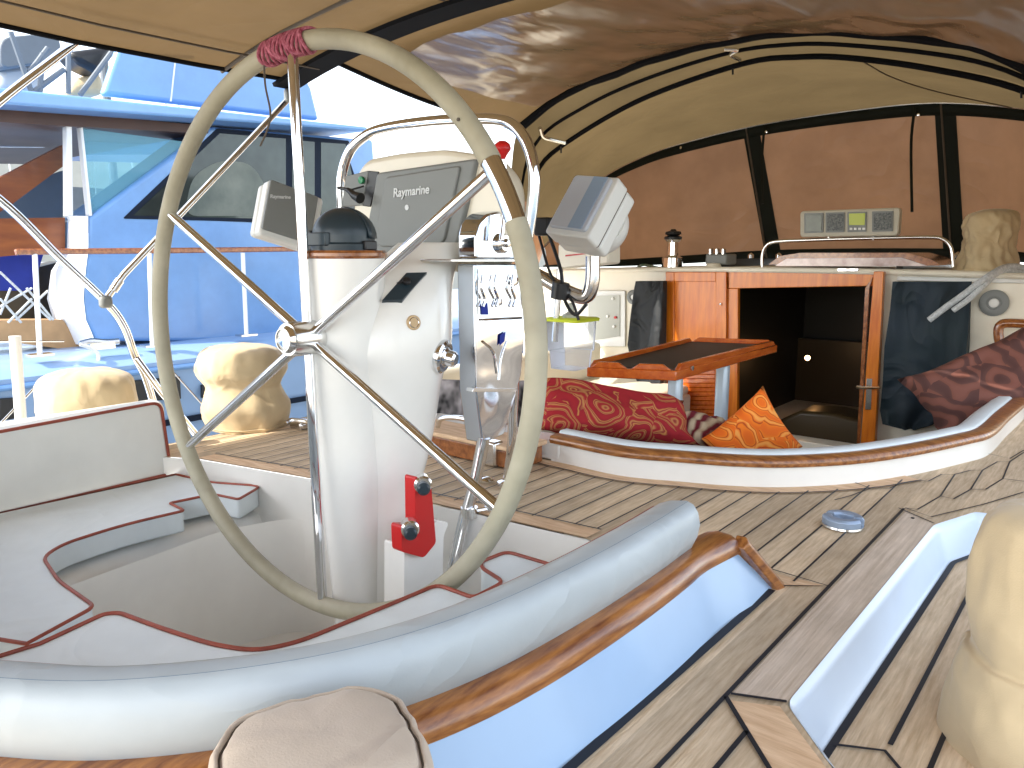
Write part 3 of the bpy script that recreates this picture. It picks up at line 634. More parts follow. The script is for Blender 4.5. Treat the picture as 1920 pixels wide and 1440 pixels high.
def display(name, label, c, fr, w, h, d, dome, cols):
    o = thing(name, label, 'display', tuple(c))
    def bx3(x0, x1, y0, y1, z0, z1): return [c + fr @ V((x, y0, z)) for x, z in ((x0, z0), (x1, z0), (x1, z1), (x0, z1))], fr @ V((0, y1 - y0, 0))
    p, dv = bx3(-w / 2, w / 2, 0, d * .5, -h / 2, h / 2); part(MB().extr(rnd(p, .012), dv), 'front_housing', 'white', o, bev=.005, seg=3)
    p, dv = bx3(-w / 2 * .985, w / 2 * .985, d * .5 + .002, d, -h / 2 * .97, h / 2 * .97); part(MB().extr(rnd(p, .014), dv), 'rear_housing', 'white', o, bev=.010, seg=3)
    p, dv = bx3(-w / 2 * .96, w / 2 * .96, d * .49, d * .53, -h / 2 * .96, h / 2 * .96); part(MB().extr(rnd(p, .012), dv), 'gasket', 'seam', o)
    if dome:
        b = MB().lathe([(0, 0)] + [(h * .44 * math.cos(R(a)), d * .75 * math.sin(R(a))) for a in range(0, 90, 9)] + [(0, d * .75)], c + fr @ V((0, d * .95, 0)), fr @ V((0, 1, 0)), 28); part(b, 'rear_dome', 'white', o)
    return o, bx3
# starboard display on its tube bracket
fr = frame(cvec(.45, .86, .15), cvec(.70, -.10, -.62)); c = U(1090, 385, Y=1.72)
M['cover2'] = mat('pale_grey_cover', (.50, .53, .58), .4, var=.03)
M['cover3'] = mat('blue_grey_cover', (.27, .36, .48), .4, var=.03)
dR, b3 = display('display', 'white cased display facing the helm on a bent steel tube bracket', c, fr, .155, .185, .10, True, None)
p, dv = b3(-.066, .062, -.010, .004, -.076, .084); cvp = part(MB().extr(rnd(p, .01), dv), 'sun_cover', 'cover2', dR, bev=.003)
p, dv = b3(.004, .050, -.0125, -.008, -.074, .082); subpart(MB().extr(p, dv), 'cover_stripe', 'cover3', cvp)
b = MB().tube(cr([U(1112, 480, Y=1.78), U(1110, 530, Y=1.78), U(1098, 556, Y=1.78), U(1065, 548, Y=1.77), U(1015, 520, Y=1.76), U(985, 505, Y=1.74)], 6), .020, 16); part(b, 'tube_bracket', 'steel', dR)
part(MB().tube([U(1052, 530, Y=1.74), U(1048, 560, Y=1.74)], .024, 12), 'strap', 'black', dR)
part(MB().tube(cr([U(1020, 415, Y=1.74), U(1040, 470, Y=1.75), U(1052, 510, Y=1.75), U(1058, 560, Y=1.75), U(1078, 590, Y=1.75), U(1100, 570, Y=1.75)], 6), .005, 8), 'cable', 'black', dR)
part(MB().tube(cr([U(1010, 440, Y=1.75), U(1035, 520, Y=1.75), U(1070, 560, Y=1.75), U(1085, 600, Y=1.75)], 6), .004, 8), 'cable', 'black', dR)
part(MB().box(U(1020, 425, Y=1.75), (.05, .03, .05)), 'bracket_clamp', 'black', dR, bev=.006)
# port display
fr = frame(cvec(.10, .97, .18), cvec(.72, .25, .60)); c = U(535, 402, Y=1.312)
fr = frame(cvec(.14, .96, -.05), cvec(.80, .28, -.5))
dL, b3 = display('display', 'small display with dark grey cover tilted beside the wheel, left of the compass', U(548, 405, Y=1.281), frame(cvec(.14, .97, .1), cvec(.72, .2, .62)), .16, .15, .075, False, None)
p, dv = b3(-.078, .060, -.010, .004, -.060, .073); cvp = part(MB().extr(rnd(p, .006), dv), 'sun_cover', 'plastic', dL, bev=.003)
ff = frame(cvec(.14, .97, .1), cvec(.72, .2, .62)); 
text('Raymarine', .0135, 'letter', U(548, 405, Y=1.281) + ff @ V((-.046, -.0112, .036)), ff @ V((1, 0, .30)), ff @ V((-.3, 0, 1)), dL, italic=.15)
part(MB().tube([U(575, 470, Y=1.323), U(590, 560, Y=1.260)], .012, 12), 'arm', 'white', dL)

# ================================================================== ENGINE CONTROL
XE = -1.118
ec = thing('engine_control', 'polished steel throttle head with a red ball on its upright lever', 'engine control', tuple(U(925, 480, X=XE)))
hp = UX([(893, 487), (893, 440), (900, 415), (915, 400), (935, 395), (955, 402), (966, 425), (972, 487)], XE)
part(MB().extr(rnd(hp, .01), (-.055, 0, 0)), 'head', 'foil', ec, bev=.006, seg=4)
part(MB().lathe([(0, -.004), (.022, -.004), (.022, .008), (.017, .014), (.01, .014), (.008, .024), (0, .026)], U(940, 456, X=XE), (1, 0, 0)), 'pivot', 'chrome', ec)
pl_ = UX([(846, 491), (985, 491), (985, 486), (846, 486)], XE + .01)
part(MB().extr(pl_, (-.09, 0, 0)), 'base_plate', 'steel', ec, bev=.001)
lv = part(MB().tube([U(940, 450, X=XE + .022), U(948, 380, X=XE + .022), U(946, 300, X=XE + .022)], [.0055, .005, .0045], 12), 'lever', 'chrome', ec)
kc = U(942, 280, X=XE + .022)
subpart(MB().lathe([(0, -.020), (.006, -.020), (.010, -.012), (.0185, 0), (.0185, .004), (.016, .011), (.008, .017), (0, .018)], kc, (0, 0, 1), 24), 'red_knob', 'red', lv)
bn = thing('steel_pod', 'tall tapering polished steel casing below the throttle head', 'engine control casing', tuple(U(925, 650, X=XE)))
sp_ = UX([(889, 495), (980, 495), (985, 600), (978, 700), (968, 740), (945, 815), (905, 832), (893, 740)], XE)
part(MB().extr(rnd(sp_, .006), (-.05, 0, 0)), 'casing', 'foil', bn, bev=.003)
part(MB().extr(UX([(897, 505), (975, 505), (976, 588), (897, 590)], XE + .002), (-.001, 0, 0)), 'window_plate', 'chrome', bn)
b = MB()
for x in (905, 930, 962): b.tube(cr([U(x, 515, X=XE + .008), U(x - 2, 540, X=XE + .010), U(x + 4, 560, X=XE + .008), U(x, 575, X=XE + .008)], 5), .004, 10)
b.lathe([(0, 0), (.012, 0), (.010, .008), (0, .010)], U(962, 527, X=XE + .002), (1, 0, 0), 20); b.lathe([(0, 0), (.009, 0), (.008, .006), (0, .008)], U(934, 566, X=XE + .002), (1, 0, 0), 20)
part(b, 'linkage', 'chrome', bn)
part(MB().extr(UX([(886, 735), (968, 735), (970, 729), (888, 727)], XE + .003), (-.02, 0, 0)), 'lower_band', 'chrome', bn, bev=.001)
part(MB().extr(UX([(938, 628), (948, 622), (946, 640), (937, 648)], XE + .004), (-.001, 0, 0)), 'blue_reflection', 'blue', bn)  # blue reflection on the steel, painted as a thin patch
for q in ([(905, 640), (925, 660), (932, 700)], [(950, 640), (940, 670), (936, 712)], [(896, 600), (978, 596)]):
    part(MB().tube(cr(UX(q, XE + .001), 5), .0025, 8), 'pressed_crease', 'chrome', bn)
part(MB().extr(UX([(902, 572), (914, 568), (916, 590), (903, 590)], XE + .004), (-.001, 0, 0)), 'blue_reflection', 'blue', bn)  # second painted patch of reflected blue

# ================================================================== RED BRACKET on the white block
rb = thing('emergency_bracket', 'red bracket with two round black knobs on a white block beside the pedestal', 'bracket', tuple(U(800, 1110, X=-1.208)))
RX = -1.105
part(MB().extr(rnd(UX([(758, 1022), (756, 1330), (826, 1330), (832, 1005), (842, 980), (818, 975), (790, 1030)], RX), .01), (-.06, 0, 0)), 'block', 'gel', rb, bev=.006, seg=3)
part(MB().extr(rnd(UX([(752, 985), (754, 1035), (795, 1046), (818, 1018), (808, 900), (778, 893), (779, 985)], RX + .012), .008), (-.03, 0, 0)), 'red_arm', 'red', rb, bev=.005, seg=3)
for x, y, r_ in ((792, 906, .0185), (768, 989, .0185)):
    k_ = part(MB().lathe([(0, -.01), (r_, -.01), (r_, .012), (r_ * .8, .016), (0, .016)], U(x, y, X=RX + .014), (.8, -.6, 0), 24), 'knob', 'steel', rb)
    subpart(MB().lathe([(0, .0), (r_ * .72, .0), (r_ * .72, .020), (r_ * .5, .024), (0, .024)], U(x, y + 6, X=RX + .016), (.8, -.6, 0), 24), 'knob_cap', 'plasticd', k_)

# ================================================================== DECK RING
pr_ = thing('deck_ring', 'blue grey split metal ring lying on the teak planks', 'deck fitting', tuple(U(1580, 985, Z=ZD)))
cR = U(1580, 984, Z=ZD + .004)
b = MB()
for i0, i1, dz in ((10, 168, .004), (192, 350, .004)):
    rg_ = []
    for a in range(i0, i1 + 1, 8):
        d = V((math.cos(R(a)), math.sin(R(a)), 0)); rg_.append([cR + d * r_ + V((0, 0, z + dz)) for r_, z in ((.021, 0), (.021, .014), (.025, .018), (.038, .018), (.043, .013), (.043, 0))])
    b.loft(rg_)
M['zinc'] = mat('blue_grey_zinc', (.30, .38, .50), .4, .4, var=.1, vscale=20)
part(b, 'half_rings', 'zinc', pr_, bev=.001); part(MB().lathe([(0, 0), (.045, 0), (.044, .004), (0, .004)], cR), 'base_plate', 'steel', pr_)
fx = MB().lathe([(0, -.002), (.022, 0), (.022, .004), (.014, .010), (0, .012)], U(912, 902, Z=ZD + .004))
tag(fx.build('deck_fitting', 'chrome'), 'small round chrome fitting on deck beside the guard rail foot', 'deck fitting')
cl = thing('cleat', 'small dark cleat on the far port deck edge', 'cleat', tuple(U(560, 795, Z=2.0)))
part(MB().tube(cr([U(535, 793, Z=2.03), U(548, 788, Z=2.035), U(572, 790, Z=2.035), U(585, 795, Z=2.03)], 5), .009, 10), 'horn', 'steel', cl)
part(MB().box(U(562, 797, Z=2.012), (.07, .04, .03)), 'base', 'steel', cl, bev=.008)

# ================================================================== WINCH COVERS
def cover(name, label, c, prof, m, seed, fold=.02, boxy=0, sx=1, sy_=1, rot=0, tilt=(0, 0), hem=True, n=72, group='canvas winch covers', lat=1.0):
    c = V(c); o = thing(name, label, 'winch cover', tuple(c), group)
    P = cr([V((r, z, 0)) for r, z in prof], 7); rings = []
    H = max(p.y for p in P)
    for p in P:
        rg = []
        for k in range(n):
            a = 2 * math.pi * k / n; d = V((math.cos(a) * sx, math.sin(a) * sy_, 0)) * (1 + boxy * (math.sin(2 * a) ** 2))
            q = V((math.cos(a) * 1.6, math.sin(a) * 1.6, p.y / H * 1.6)) * lat + V((seed * 7.3, seed * 3.1, 0))
            f1 = noise.noise(q * 1.2); f2 = 1 - abs(noise.noise(q * 1.9 + V((9, 0, 0)))) * 2.4
            q3 = V((math.cos(a) * 2.2 + p.y * 6, math.sin(a) * 2.2, p.y / H * 3.4)) + V((seed, 0, 4)); f3 = 1 - abs(noise.noise(q3)) * 2.2
            s = 1 + (f1 * 1.6 + f2 * .7 + f3 * .75 - .6) * fold / max(p.x, .05) * (.35 + .65 * min(1, p.x / .06)) * min(1, p.x / .08)
            v = d * (p.x * s); v.z = p.y + (noise.noise(q * 1.5 + V((0, 5, 5))) * fold * .7 * min(1, p.x / .08) if p.y > H * .25 else 0)
            v = Matrix.Rotation(rot, 3, 'Z') @ v; v.x += tilt[0] * p.y; v.y += tilt[1] * p.y
            rg.append(c + v)
        rings.append(rg)
    part(MB().loft(rings), 'cloth', m, o, sharp=80)
    if hem:
        part(MB().tube([p + (p - c).normalized() * .001 for p in rings[2]], .0022, 6, loop=True), 'hem', m, o)
    return o, rings
# near cover, lower centre
cN = U(600, 1420, D=.66)
nc, rg = cover('winch_cover', 'grey beige canvas cover with a seamed flat top, nearest in front of the bolster', (cN.x, cN.y, 2.0), [(.080, 0), (.086, .06), (.087, .14), (.086, .178), (.0825, .189), (.0790, .1905), (.0775, .1855), (.0755, .187), (.071, .194), (.055, .200), (.03, .203), (.0, .204)], 'cloth2', 3, .004, boxy=.16, rot=R(62), tilt=(.05, -.03), lat=.8)
part(MB().tube([p + V((0, 0, .0004)) for p in rg[42]], .0013, 6, loop=True), 'top_seam', 'seam', nc)
# big one at the right edge
cover('winch_cover', 'large tan canvas cover on the lowered side deck at the right edge', (-.03, 1.21, 1.89), [(.120, 0), (.129, .012), (.131, .05), (.127, .10), (.121, .14), (.117, .163), (.108, .170), (.109, .183), (.114, .22), (.115, .28), (.110, .325), (.097, .358), (.065, .374), (.0, .38)], 'cloth', 5, .005, n=96)
# port side pair and the one on the coachroof
cover('winch_cover', 'wide tan canvas cover behind the port backrest, leftmost', (-2.58, 1.03, 1.96), [(.125, 0), (.135, .06), (.143, .13), (.143, .19), (.132, .235), (.10, .258), (.05, .268), (.0, .270)], 'cloth', 11, .005)
cover('winch_cover', 'tan canvas cover with a drooping spout on the port deck left of the pedestal', (-2.36, 1.46, 2.0), [(.125, 0), (.14, .04), (.145, .08), (.128, .12), (.125, .15), (.148, .19), (.145, .23), (.12, .265), (.07, .28), (.0, .283)], 'cloth', 14, .006, tilt=(-.10, .0))
cover('winch_cover', 'rumpled tan canvas cover on the cabin top beside the companionway', (-.58, 4.25, 2.50), [(.125, 0), (.122, .05), (.108, .10), (.102, .15), (.104, .19), (.108, .22), (.092, .265), (.05, .285), (.0, .29)], 'cloth', 21, .014)

# ================================================================== FORWARD COCKPIT INSIDE
def struct(name, b, m, **k): return tag(b.build(name, m, **k), None, kind='structure')
struct('cockpit_floor', MB().box((-1.3, 2.9, 1.52), (2.2, 2.3, .06)), 'darkwood')
sbn = thing('bench', 'cream moulded bench along the port side of the forward cockpit', 'bench', (-2.3, 2.9, 1.55))
part(MB().box((-2.25, 2.95, 1.68), (.7, 2.0, .26)), 'seat_box', 'cream', sbn, bev=.02)
part(MB().box((-2.22, 2.95, 1.83), (.62, 1.98, .05)), 'seat_pad', 'cream', sbn, bev=.02, seg=3)
part(MB().box((-2.52, 3.05, 1.95), (.08, 1.75, .22)), 'back', 'cream', sbn, bev=.03, seg=3)
# coachroof: bulkhead with the companionway opening, roof slab
ch = thing('coachroof', 'white cabin front and roof behind the cockpit', 'cabin', (-1.3, 4.0, 1.5)); ch['label'] = 'white cabin bulkhead and cream cabin top around the dark companionway'
b = MB()
b.box((-2.47, 4.06, 2.0), (1.35, .12, .98)); b.box((-.24, 4.06, 2.0), (1.45, .12, .98)); b.box((-1.4, 4.06, 2.475), (.88, .12, .03))
b.box((-1.4, 4.06, 1.56), (.88, .12, .12)); part(b, 'bulkhead', 'cream', ch, bev=.004)
b = MB(); rr_ = []
for y in (3.97, 4.6, 5.5):
    rr_.append([V((x, y, 2.50 - .025 * ((x + 1.3) / 1.5) ** 2)) for x in [-3.2 + i * .1 for i in range(37)]])
b.loft(rr_, closed=False); part(b, 'roof', 'cream', ch, solid=.024)
part(MB().box((-.45, 3.99, 2.47), (.9, .02, .02)), 'edge_moulding', 'white', ch, bev=.004)
it = MB(); it.box((-1.4, 5.6, 2.0), (1.0, .04, 1.1)); it.box((-1.86, 4.9, 2.0), (.03, 1.5, 1.1)); it.box((-.93, 4.9, 2.0), (.03, 1.5, 1.1)); it.box((-1.4, 4.9, 1.5), (1.0, 1.5, .03)); it.box((-1.4, 4.9, 2.44), (1.0, 1.5, .03))
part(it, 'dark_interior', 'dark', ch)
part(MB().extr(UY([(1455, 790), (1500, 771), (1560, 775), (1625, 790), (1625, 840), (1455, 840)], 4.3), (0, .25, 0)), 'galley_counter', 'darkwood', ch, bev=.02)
lm = thing('cabin_lamp', 'small lit lamp glowing inside the dark cabin', 'lamp', tuple(U(1514, 672, Y=4.9)))
part(MB().lathe([(0, -.006), (.012, -.006), (.016, 0), (.010, .006), (0, .007)], U(1514, 671, Y=4.9), (.2, -1, .3), 16), 'bulb', 'lampglow', lm)
pl2 = bpy.data.lights.new('cabin_lamp_light', 'POINT'); pl2.energy = .12; pl2.color = (1, .5, .18); pl2.shadow_soft_size = .02
pl2o = bpy.data.objects.new('cabin_lamp_light', pl2); COL.objects.link(pl2o); pl2o.location = U(1514, 690, Y=4.85); pl2o.parent = lm; pl2o.matrix_parent_inverse = Matrix.Translation(lm.location).inverted()
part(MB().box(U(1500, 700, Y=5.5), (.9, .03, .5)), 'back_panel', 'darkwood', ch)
# companionway frame and doors
dfm = thing('door_frame', 'orange varnished wooden frame around the open companionway', 'door frame', (-1.4, 3.98, 1.6))
b = MB().extr(UY([(1365, 508), (1655, 508), (1655, 536), (1365, 541)], 3.985), (0, .03, 0)); part(b, 'head', 'door', dfm, bev=.003)
part(MB().extr(UY([(1362, 541), (1384, 541), (1382, 830), (1362, 830)], 3.985), (0, .03, 0)), 'post', 'door', dfm, bev=.003)
rd = thing('cabin_door', 'narrow orange wooden door edge with chrome latch at the right of the companionway', 'door', (-1.0, 3.95, 1.65))
part(MB().extr(UY([(1638, 509), (1657, 509), (1640, 835), (1613, 835)], 3.93), (0, .04, 0)), 'leaf', 'door', rd, bev=.003)
lf = part(MB().extr(UY([(1622, 540), (1636, 520), (1630, 540), (1612, 835), (1606, 835)], 3.955), (0, .02, 0)), 'edge_strip', 'varn', rd, bev=.001)
lt = part(MB().extr(UY([(1625, 710), (1635, 710), (1633, 768), (1622, 768)], 3.925), (0, .006, 0)), 'latch_plate', 'steel', rd, bev=.001)
subpart(MB().tube([U(1606, 725, Y=3.90), U(1618, 727, Y=3.90), U(1650, 727, Y=3.90)], .007, 10), 'latch_bar', 'chrome', lt)
ldoor = thing('cabin_door', 'folded orange wooden door panel left of the companionway with louvres low down', 'door', (-1.9, 3.96, 1.65))
b = MB().extr(UY([(1248, 510), (1362, 510), (1360, 830), (1250, 830)], 3.975), (0, .02, 0)); part(b, 'leaf', 'door', ldoor, bev=.003)
for q in ([(1248, 510), (1264, 510), (1264, 830), (1250, 830)], [(1342, 510), (1362, 510), (1360, 830), (1340, 830)], [(1264, 510), (1342, 510), (1342, 528), (1264, 528)], [(1264, 676), (1342, 676), (1342, 690), (1264, 690)]):
    part(MB().extr(UY(q, 3.965), (0, .0098, 0)), 'frame_rail', 'door', ldoor, bev=.003)
b = MB()
for i in range(16):
    y = 695 + i * 8.2; b.extr(UY([(1264, y), (1340, y), (1340, y + 6), (1264, y + 6)], 3.966), (0, .012, .008))
part(b, 'louvres', 'tablewood', ldoor)
for y in (660, 570): part(MB().lathe([(0, 0), (.006, 0), (.006, .01), (0, .012)], U(1352, y, Y=3.964), (0, -1, 0), 12), 'hinge_pin', 'steel', ldoor)
# recessed panel and small round lights
ip = thing('instrument_recess', 'cream framed recess with grey perspex and small switches behind the plastic container', 'panel', tuple(U(1125, 600, Y=3.98)))
part(MB().extr(UY([(1095, 545), (1172, 545), (1172, 650), (1095, 650)], 3.985), (0, .01, 0)), 'frame', 'white', ip, bev=.004)
part(MB().extr(UY([(1103, 556), (1162, 553), (1162, 630), (1103, 640)], 3.979), (0, .004, 0)), 'perspex', 'panel', ip)
for x, y in ((1150, 560), (1140, 593), (1155, 595), (1120, 600), (1152, 612)):
    part(MB().lathe([(0, 0), (.008, 0), (.008, .012), (0, .012)], U(x, y, Y=3.978), (0, -1, 0), 12), 'switch', 'red' if x == 1155 else 'white', ip)
for x, y, r_, lab in ((1864, 568, .058, 'round grey loudspeaker ring on the white bulkhead beside the dark hanging cloth'), (1188, 557, .042, 'round grey vent ring on the bulkhead partly behind the black bag')):
    sk = thing('speaker', lab, 'speaker', tuple(U(x, y, Y=3.98)))
    part(MB().lathe([(r_ * .45, 0), (r_, 0), (r_, .008), (r_ * .8, .014), (r_ * .5, .012), (r_ * .45, .006)], U(x, y, Y=3.985), (0, -1, 0), 30), 'ring', 'plastic', sk)
    part(MB().lathe([(0, 0), (r_ * .42, 0), (r_ * .3, .01), (0, .012)], U(x, y, Y=3.985), (0, -1, 0), 24), 'centre', 'white', sk)
gh = MB().tube(cr(UY([(1876, 650), (1872, 625), (1876, 610), (1895, 606), (1960, 610)], 3.9), 6), .02, 12)
tag(gh.build('grab_handle', 'varn'), 'brown oval grab handle on the bulkhead above the rust cushion', 'handle')
# hanging cloths
def hang(name, label, cat, px, Y, m, folds, amp, th=.03):
    # px: left and right outlines (list of (xl, xr, y))
    front = []
    for xl, xr, y in px:
        row = []
        for k in range(25):
            t = k / 24; x = xl + (xr - xl) * t; p = U(x, y, Y=Y); row.append(p + V((0, -amp * (.5 + .5 * math.sin(t * folds + y * .013)) - amp * noise.noise(V((t * 3, y * .01, 1))), 0)))
        front.append(row)
    rows = [r + [V((p.x, Y + th, p.z)) for p in r[::-1]] for r in front]
    o = MB().loft(rows).build(name, m, sharp=80); return tag(o, label, cat)
hang('hanging_bag', 'black cloth bag hanging on the bulkhead beside the orange door panel', 'bag', [(1196, 1246, 527), (1192, 1246, 545), (1188, 1245, 600), (1186, 1244, 645), (1192, 1240, 690), (1200, 1240, 730), (1206, 1242, 748)], 3.90, 'bagblack', 7, .04)
hang('hanging_cloth', 'dark green blue cloth hanging on the white bulkhead right of the companionway', 'cloth', [(1676, 1820, 528), (1672, 1818, 580), (1664, 1816, 650), (1656, 1810, 720), (1650, 1790, 770), (1655, 1750, 795), (1690, 1720, 804)], 3.93, 'baggreen', 11, .04)
rp_ = thing('mooring_rope', 'frayed grey white rope end hanging down over the dark green cloth', 'rope', tuple(U(1860, 515, Y=3.8)))
part(MB().tube(cr([U(1935, 505, Y=4.1), U(1890, 500, Y=4.0), U(1850, 520, Y=3.85), U(1810, 550, Y=3.83), U(1775, 575, Y=3.83), U(1742, 600, Y=3.83)], 6), .014, 10), 'strand', 'rope', rp_)
part(MB().tube(cr([U(1935, 512, Y=4.1), U(1880, 508, Y=3.97), U(1845, 535, Y=3.84), U(1815, 562, Y=3.82), U(1787, 582, Y=3.82)], 6), .012, 10), 'strand', 'rope', rp_)
# on the cabin top
hs = thing('sliding_hatch', 'sliding hatch with varnished rim and scratched silvery lid above the companionway', 'hatch', tuple(U(1600, 490, Y=4.1)))
part(MB().extr(rnd(UY([(1440, 496), (1462, 480), (1500, 474), (1700, 474), (1745, 486), (1765, 498)], 4.05), .01), (0, .5, 0)), 'rim', 'varn', hs, bev=.006)
part(MB().extr(rnd(UY([(1452, 499), (1475, 485), (1690, 483), (1740, 499)], 4.04), .01), (0, .0098, 0)), 'lid', 'lid', hs, bev=.002)
part(MB().extr(UY([(1570, 503), (1610, 503), (1608, 509), (1570, 509)], 3.96), (0, .02, 0)), 'catch', 'chrome', hs, bev=.002)
hr = thing('hand_rail', 'thin steel rail bent over the sliding hatch below the instrument cluster', 'rail', tuple(U(1600, 460, Y=4.15)))
part(MB().tube(cr(UY([(1429, 508), (1429, 480), (1436, 462), (1455, 453), (1520, 450), (1620, 447), (1740, 445), (1768, 449), (1783, 465), (1787, 500)], 4.12), 6), .009, 12), 'tube', 'steel', hr)
cpk = thing('instrument_cluster', 'row of four small instruments in one beige case above the hatch, third screen lit green', 'instruments', tuple(U(1593, 418, Y=4.12)))
part(MB().extr(rnd(UY([(1500, 396), (1688, 389), (1684, 442), (1500, 445)], 4.10), .02), (0, .05, 0)), 'case', 'plasticl', cpk, bev=.006, seg=3)
for i, (m_, x0) in enumerate((('lcd', 1508), ('keypad', 1548), ('lcdg', 1589), ('keypad', 1635))):
    wdt = 36 if i < 3 else 40; g_ = part(MB().extr(rnd(UY([(x0, 400 - i * 1.2), (x0 + wdt, 399 - i * 1.2), (x0 + wdt - 1, 436 - i * .8), (x0, 437 - i * .8)], 4.094), .004), (0, .008, 0)), 'instrument', 'plastic', cpk)
    subpart(MB().extr(UY([(x0 + 3, 403 - i * 1.2), (x0 + wdt - 3, 402 - i * 1.2), (x0 + wdt - 4, (424 if m_ == 'lcdg' else 433) - i), (x0 + 3, (424 if m_ == 'lcdg' else 434) - i)], 4.090), (0, .003, 0)), 'screen', m_, g_)
    if m_ == 'lcdg':
        for j in range(4): subpart(MB().extr(UY([(x0 + 4 + j * 8, 427), (x0 + 9 + j * 8, 427), (x0 + 9 + j * 8, 431), (x0 + 4 + j * 8, 431)], 4.090), (0, .003, 0)), 'button', 'white', g_)
for x in (1553, 1637): part(MB().tube([U(x, 443, Y=4.12), U(x, 450, Y=4.12)], .006, 8), 'bracket', 'steel', cpk)
wn_ = thing('winch', 'small chrome winch with black top on the cabin roof left of the door', 'winch', tuple(U(1260, 500, Y=4.15)))
part(MB().lathe([(0, 0), (.062, 0), (.06, .06), (.05, .066), (.034, .075), (.032, .15), (.045, .165), (0, .165)], U(1260, 503, Y=4.15), n=28), 'drum', 'chrome', wn_)
part(MB().lathe([(0, .165), (.05, .165), (.052, .18), (.03, .188), (.048, .196), (.045, .21), (.02, .215), (.012, .225), (0, .225)], U(1260, 503, Y=4.15), n=10), 'self_tailer', 'black', wn_)
rc = thing('rope_clutch', 'small grey rope clutch with chrome handles on the cabin roof', 'rope clutch', tuple(U(1347, 490, Y=4.15)))
part(MB().box(U(1352, 486, Y=4.2), (.13, .14, .06)), 'body', 'plastic', rc, bev=.01)
for x in (1333, 1345, 1357): part(MB().box(U(x, 474, Y=4.15), (.016, .03, .05)), 'handle', 'steel', rc, bev=.004)
part(MB().lathe([(0, -.03), (.05, -.03), (.035, .0), (0, .004)], U(1338, 494, Y=4.1)), 'fairing', 'cream', rc)
gp = MB().tube(cr([U(1190, 505, Y=4.15), U(1205, 497, Y=4.2), U(1225, 500, Y=4.15), U(1245, 506, Y=4.1), U(1225, 508, Y=4.05), U(1195, 510, Y=4.05)], 6), .008, 8)
M['greenrope'] = mat('green_rope', (.02, .12, .05), .8, rgb2=(.3, .3, .26), vscale=60)
tag(gp.build('rope', 'greenrope'), 'thin green rope lying on the cabin roof beside the winch', 'rope')
for x in (1408, 1460, 1668, 1795):
    tag(MB().lathe([(0, 0), (.02, 0), (.018, .02), (.006, .03), (0, .034)], U(x, 484, Y=4.6), n=12).build('roof_stud', 'chrome'), {1408: 'small shiny stud on the cabin roof left of the hand rail', 1460: 'small shiny stud at the left end of the hatch', 1668: 'small shiny stud behind the middle of the hatch', 1795: 'small shiny stud between hand rail and tan cover'}[x], 'stud', 'studs on the cabin roof')
# table
tt = thing('cockpit_table', 'red varnished folding table with black inset top and two pale legs', 'table', (-1.35, 2.8, 1.55))
TZ = 2.2; tc = [V((p.x, p.y, 0)) for p in UZ([(1100, 681), (1268, 688), (1458, 640), (1295, 634)], TZ)]
part(MB().extr([p + V((0, 0, TZ - .05)) for p in tc], (0, 0, .035)), 'tabletop', 'tablewood', tt, bev=.004)
ins = [p.lerp(sum(tc, V((0, 0, 0))) / 4, .07) for p in tc]
part(MB().extr([p + V((0, 0, TZ - .0148)) for p in ins], (0, 0, .003)), 'inset_top', 'blackmat', tt)
for i in range(4):
    a, b_ = tc[i], tc[(i + 1) % 4]; d = (b_ - a).normalized(); nrm2 = V((-d.y, d.x, 0)); cen = sum(tc, V((0, 0, 0))) / 4
    if nrm2.dot(cen - a) < 0: nrm2 = -nrm2
    segs = [(0.04, .46), (.50, .95)] if i in (0,) else [(.02, .98)]
    for s0, s1 in segs:
        L0 = a.lerp(b_, s0); L1 = a.lerp(b_, s1); e = .03
        pf = [L0 + V((0, 0, TZ - .015)), L1 + V((0, 0, TZ - .015)), L1 - d * e + V((0, 0, TZ + .006)), L0 + d * e + V((0, 0, TZ + .006))]
        part(MB().extr(pf, nrm2 * .018), 'fiddle_rail', 'tablewood', tt, bev=.003)
edge_ = [tc[1].lerp(tc[2], k / 40) + V((0, 0, TZ - .03)) for k in range(41)]
for px_ in (1284, 1372):
    q = min(edge_, key=lambda p: abs((p - CM).dot(RT) / (p - CM).dot(FW) * F + 960 - px_)); inw = (sum(tc, V((0, 0, 0))) / 4 - V((q.x, q.y, 0))); inw = V((-1, .1, 0)).normalized() * .05
    part(MB().box((q.x + inw.x, q.y + inw.y + .02, (TZ - .05 + 1.55) / 2), (.05, .045, TZ - .05 - 1.55)), 'leg', 'legmetal', tt, bev=.015, seg=3)
for x, y in ((1297, 690), (1434, 657)): part(MB().lathe([(0, 0), (.009, 0), (.009, .005), (0, .006)], U(x, y, X=tc[1].x + .004 - (.02 if x > 1400 else 0)), (1, 0, 0), 14), 'hinge', 'steel', tt)
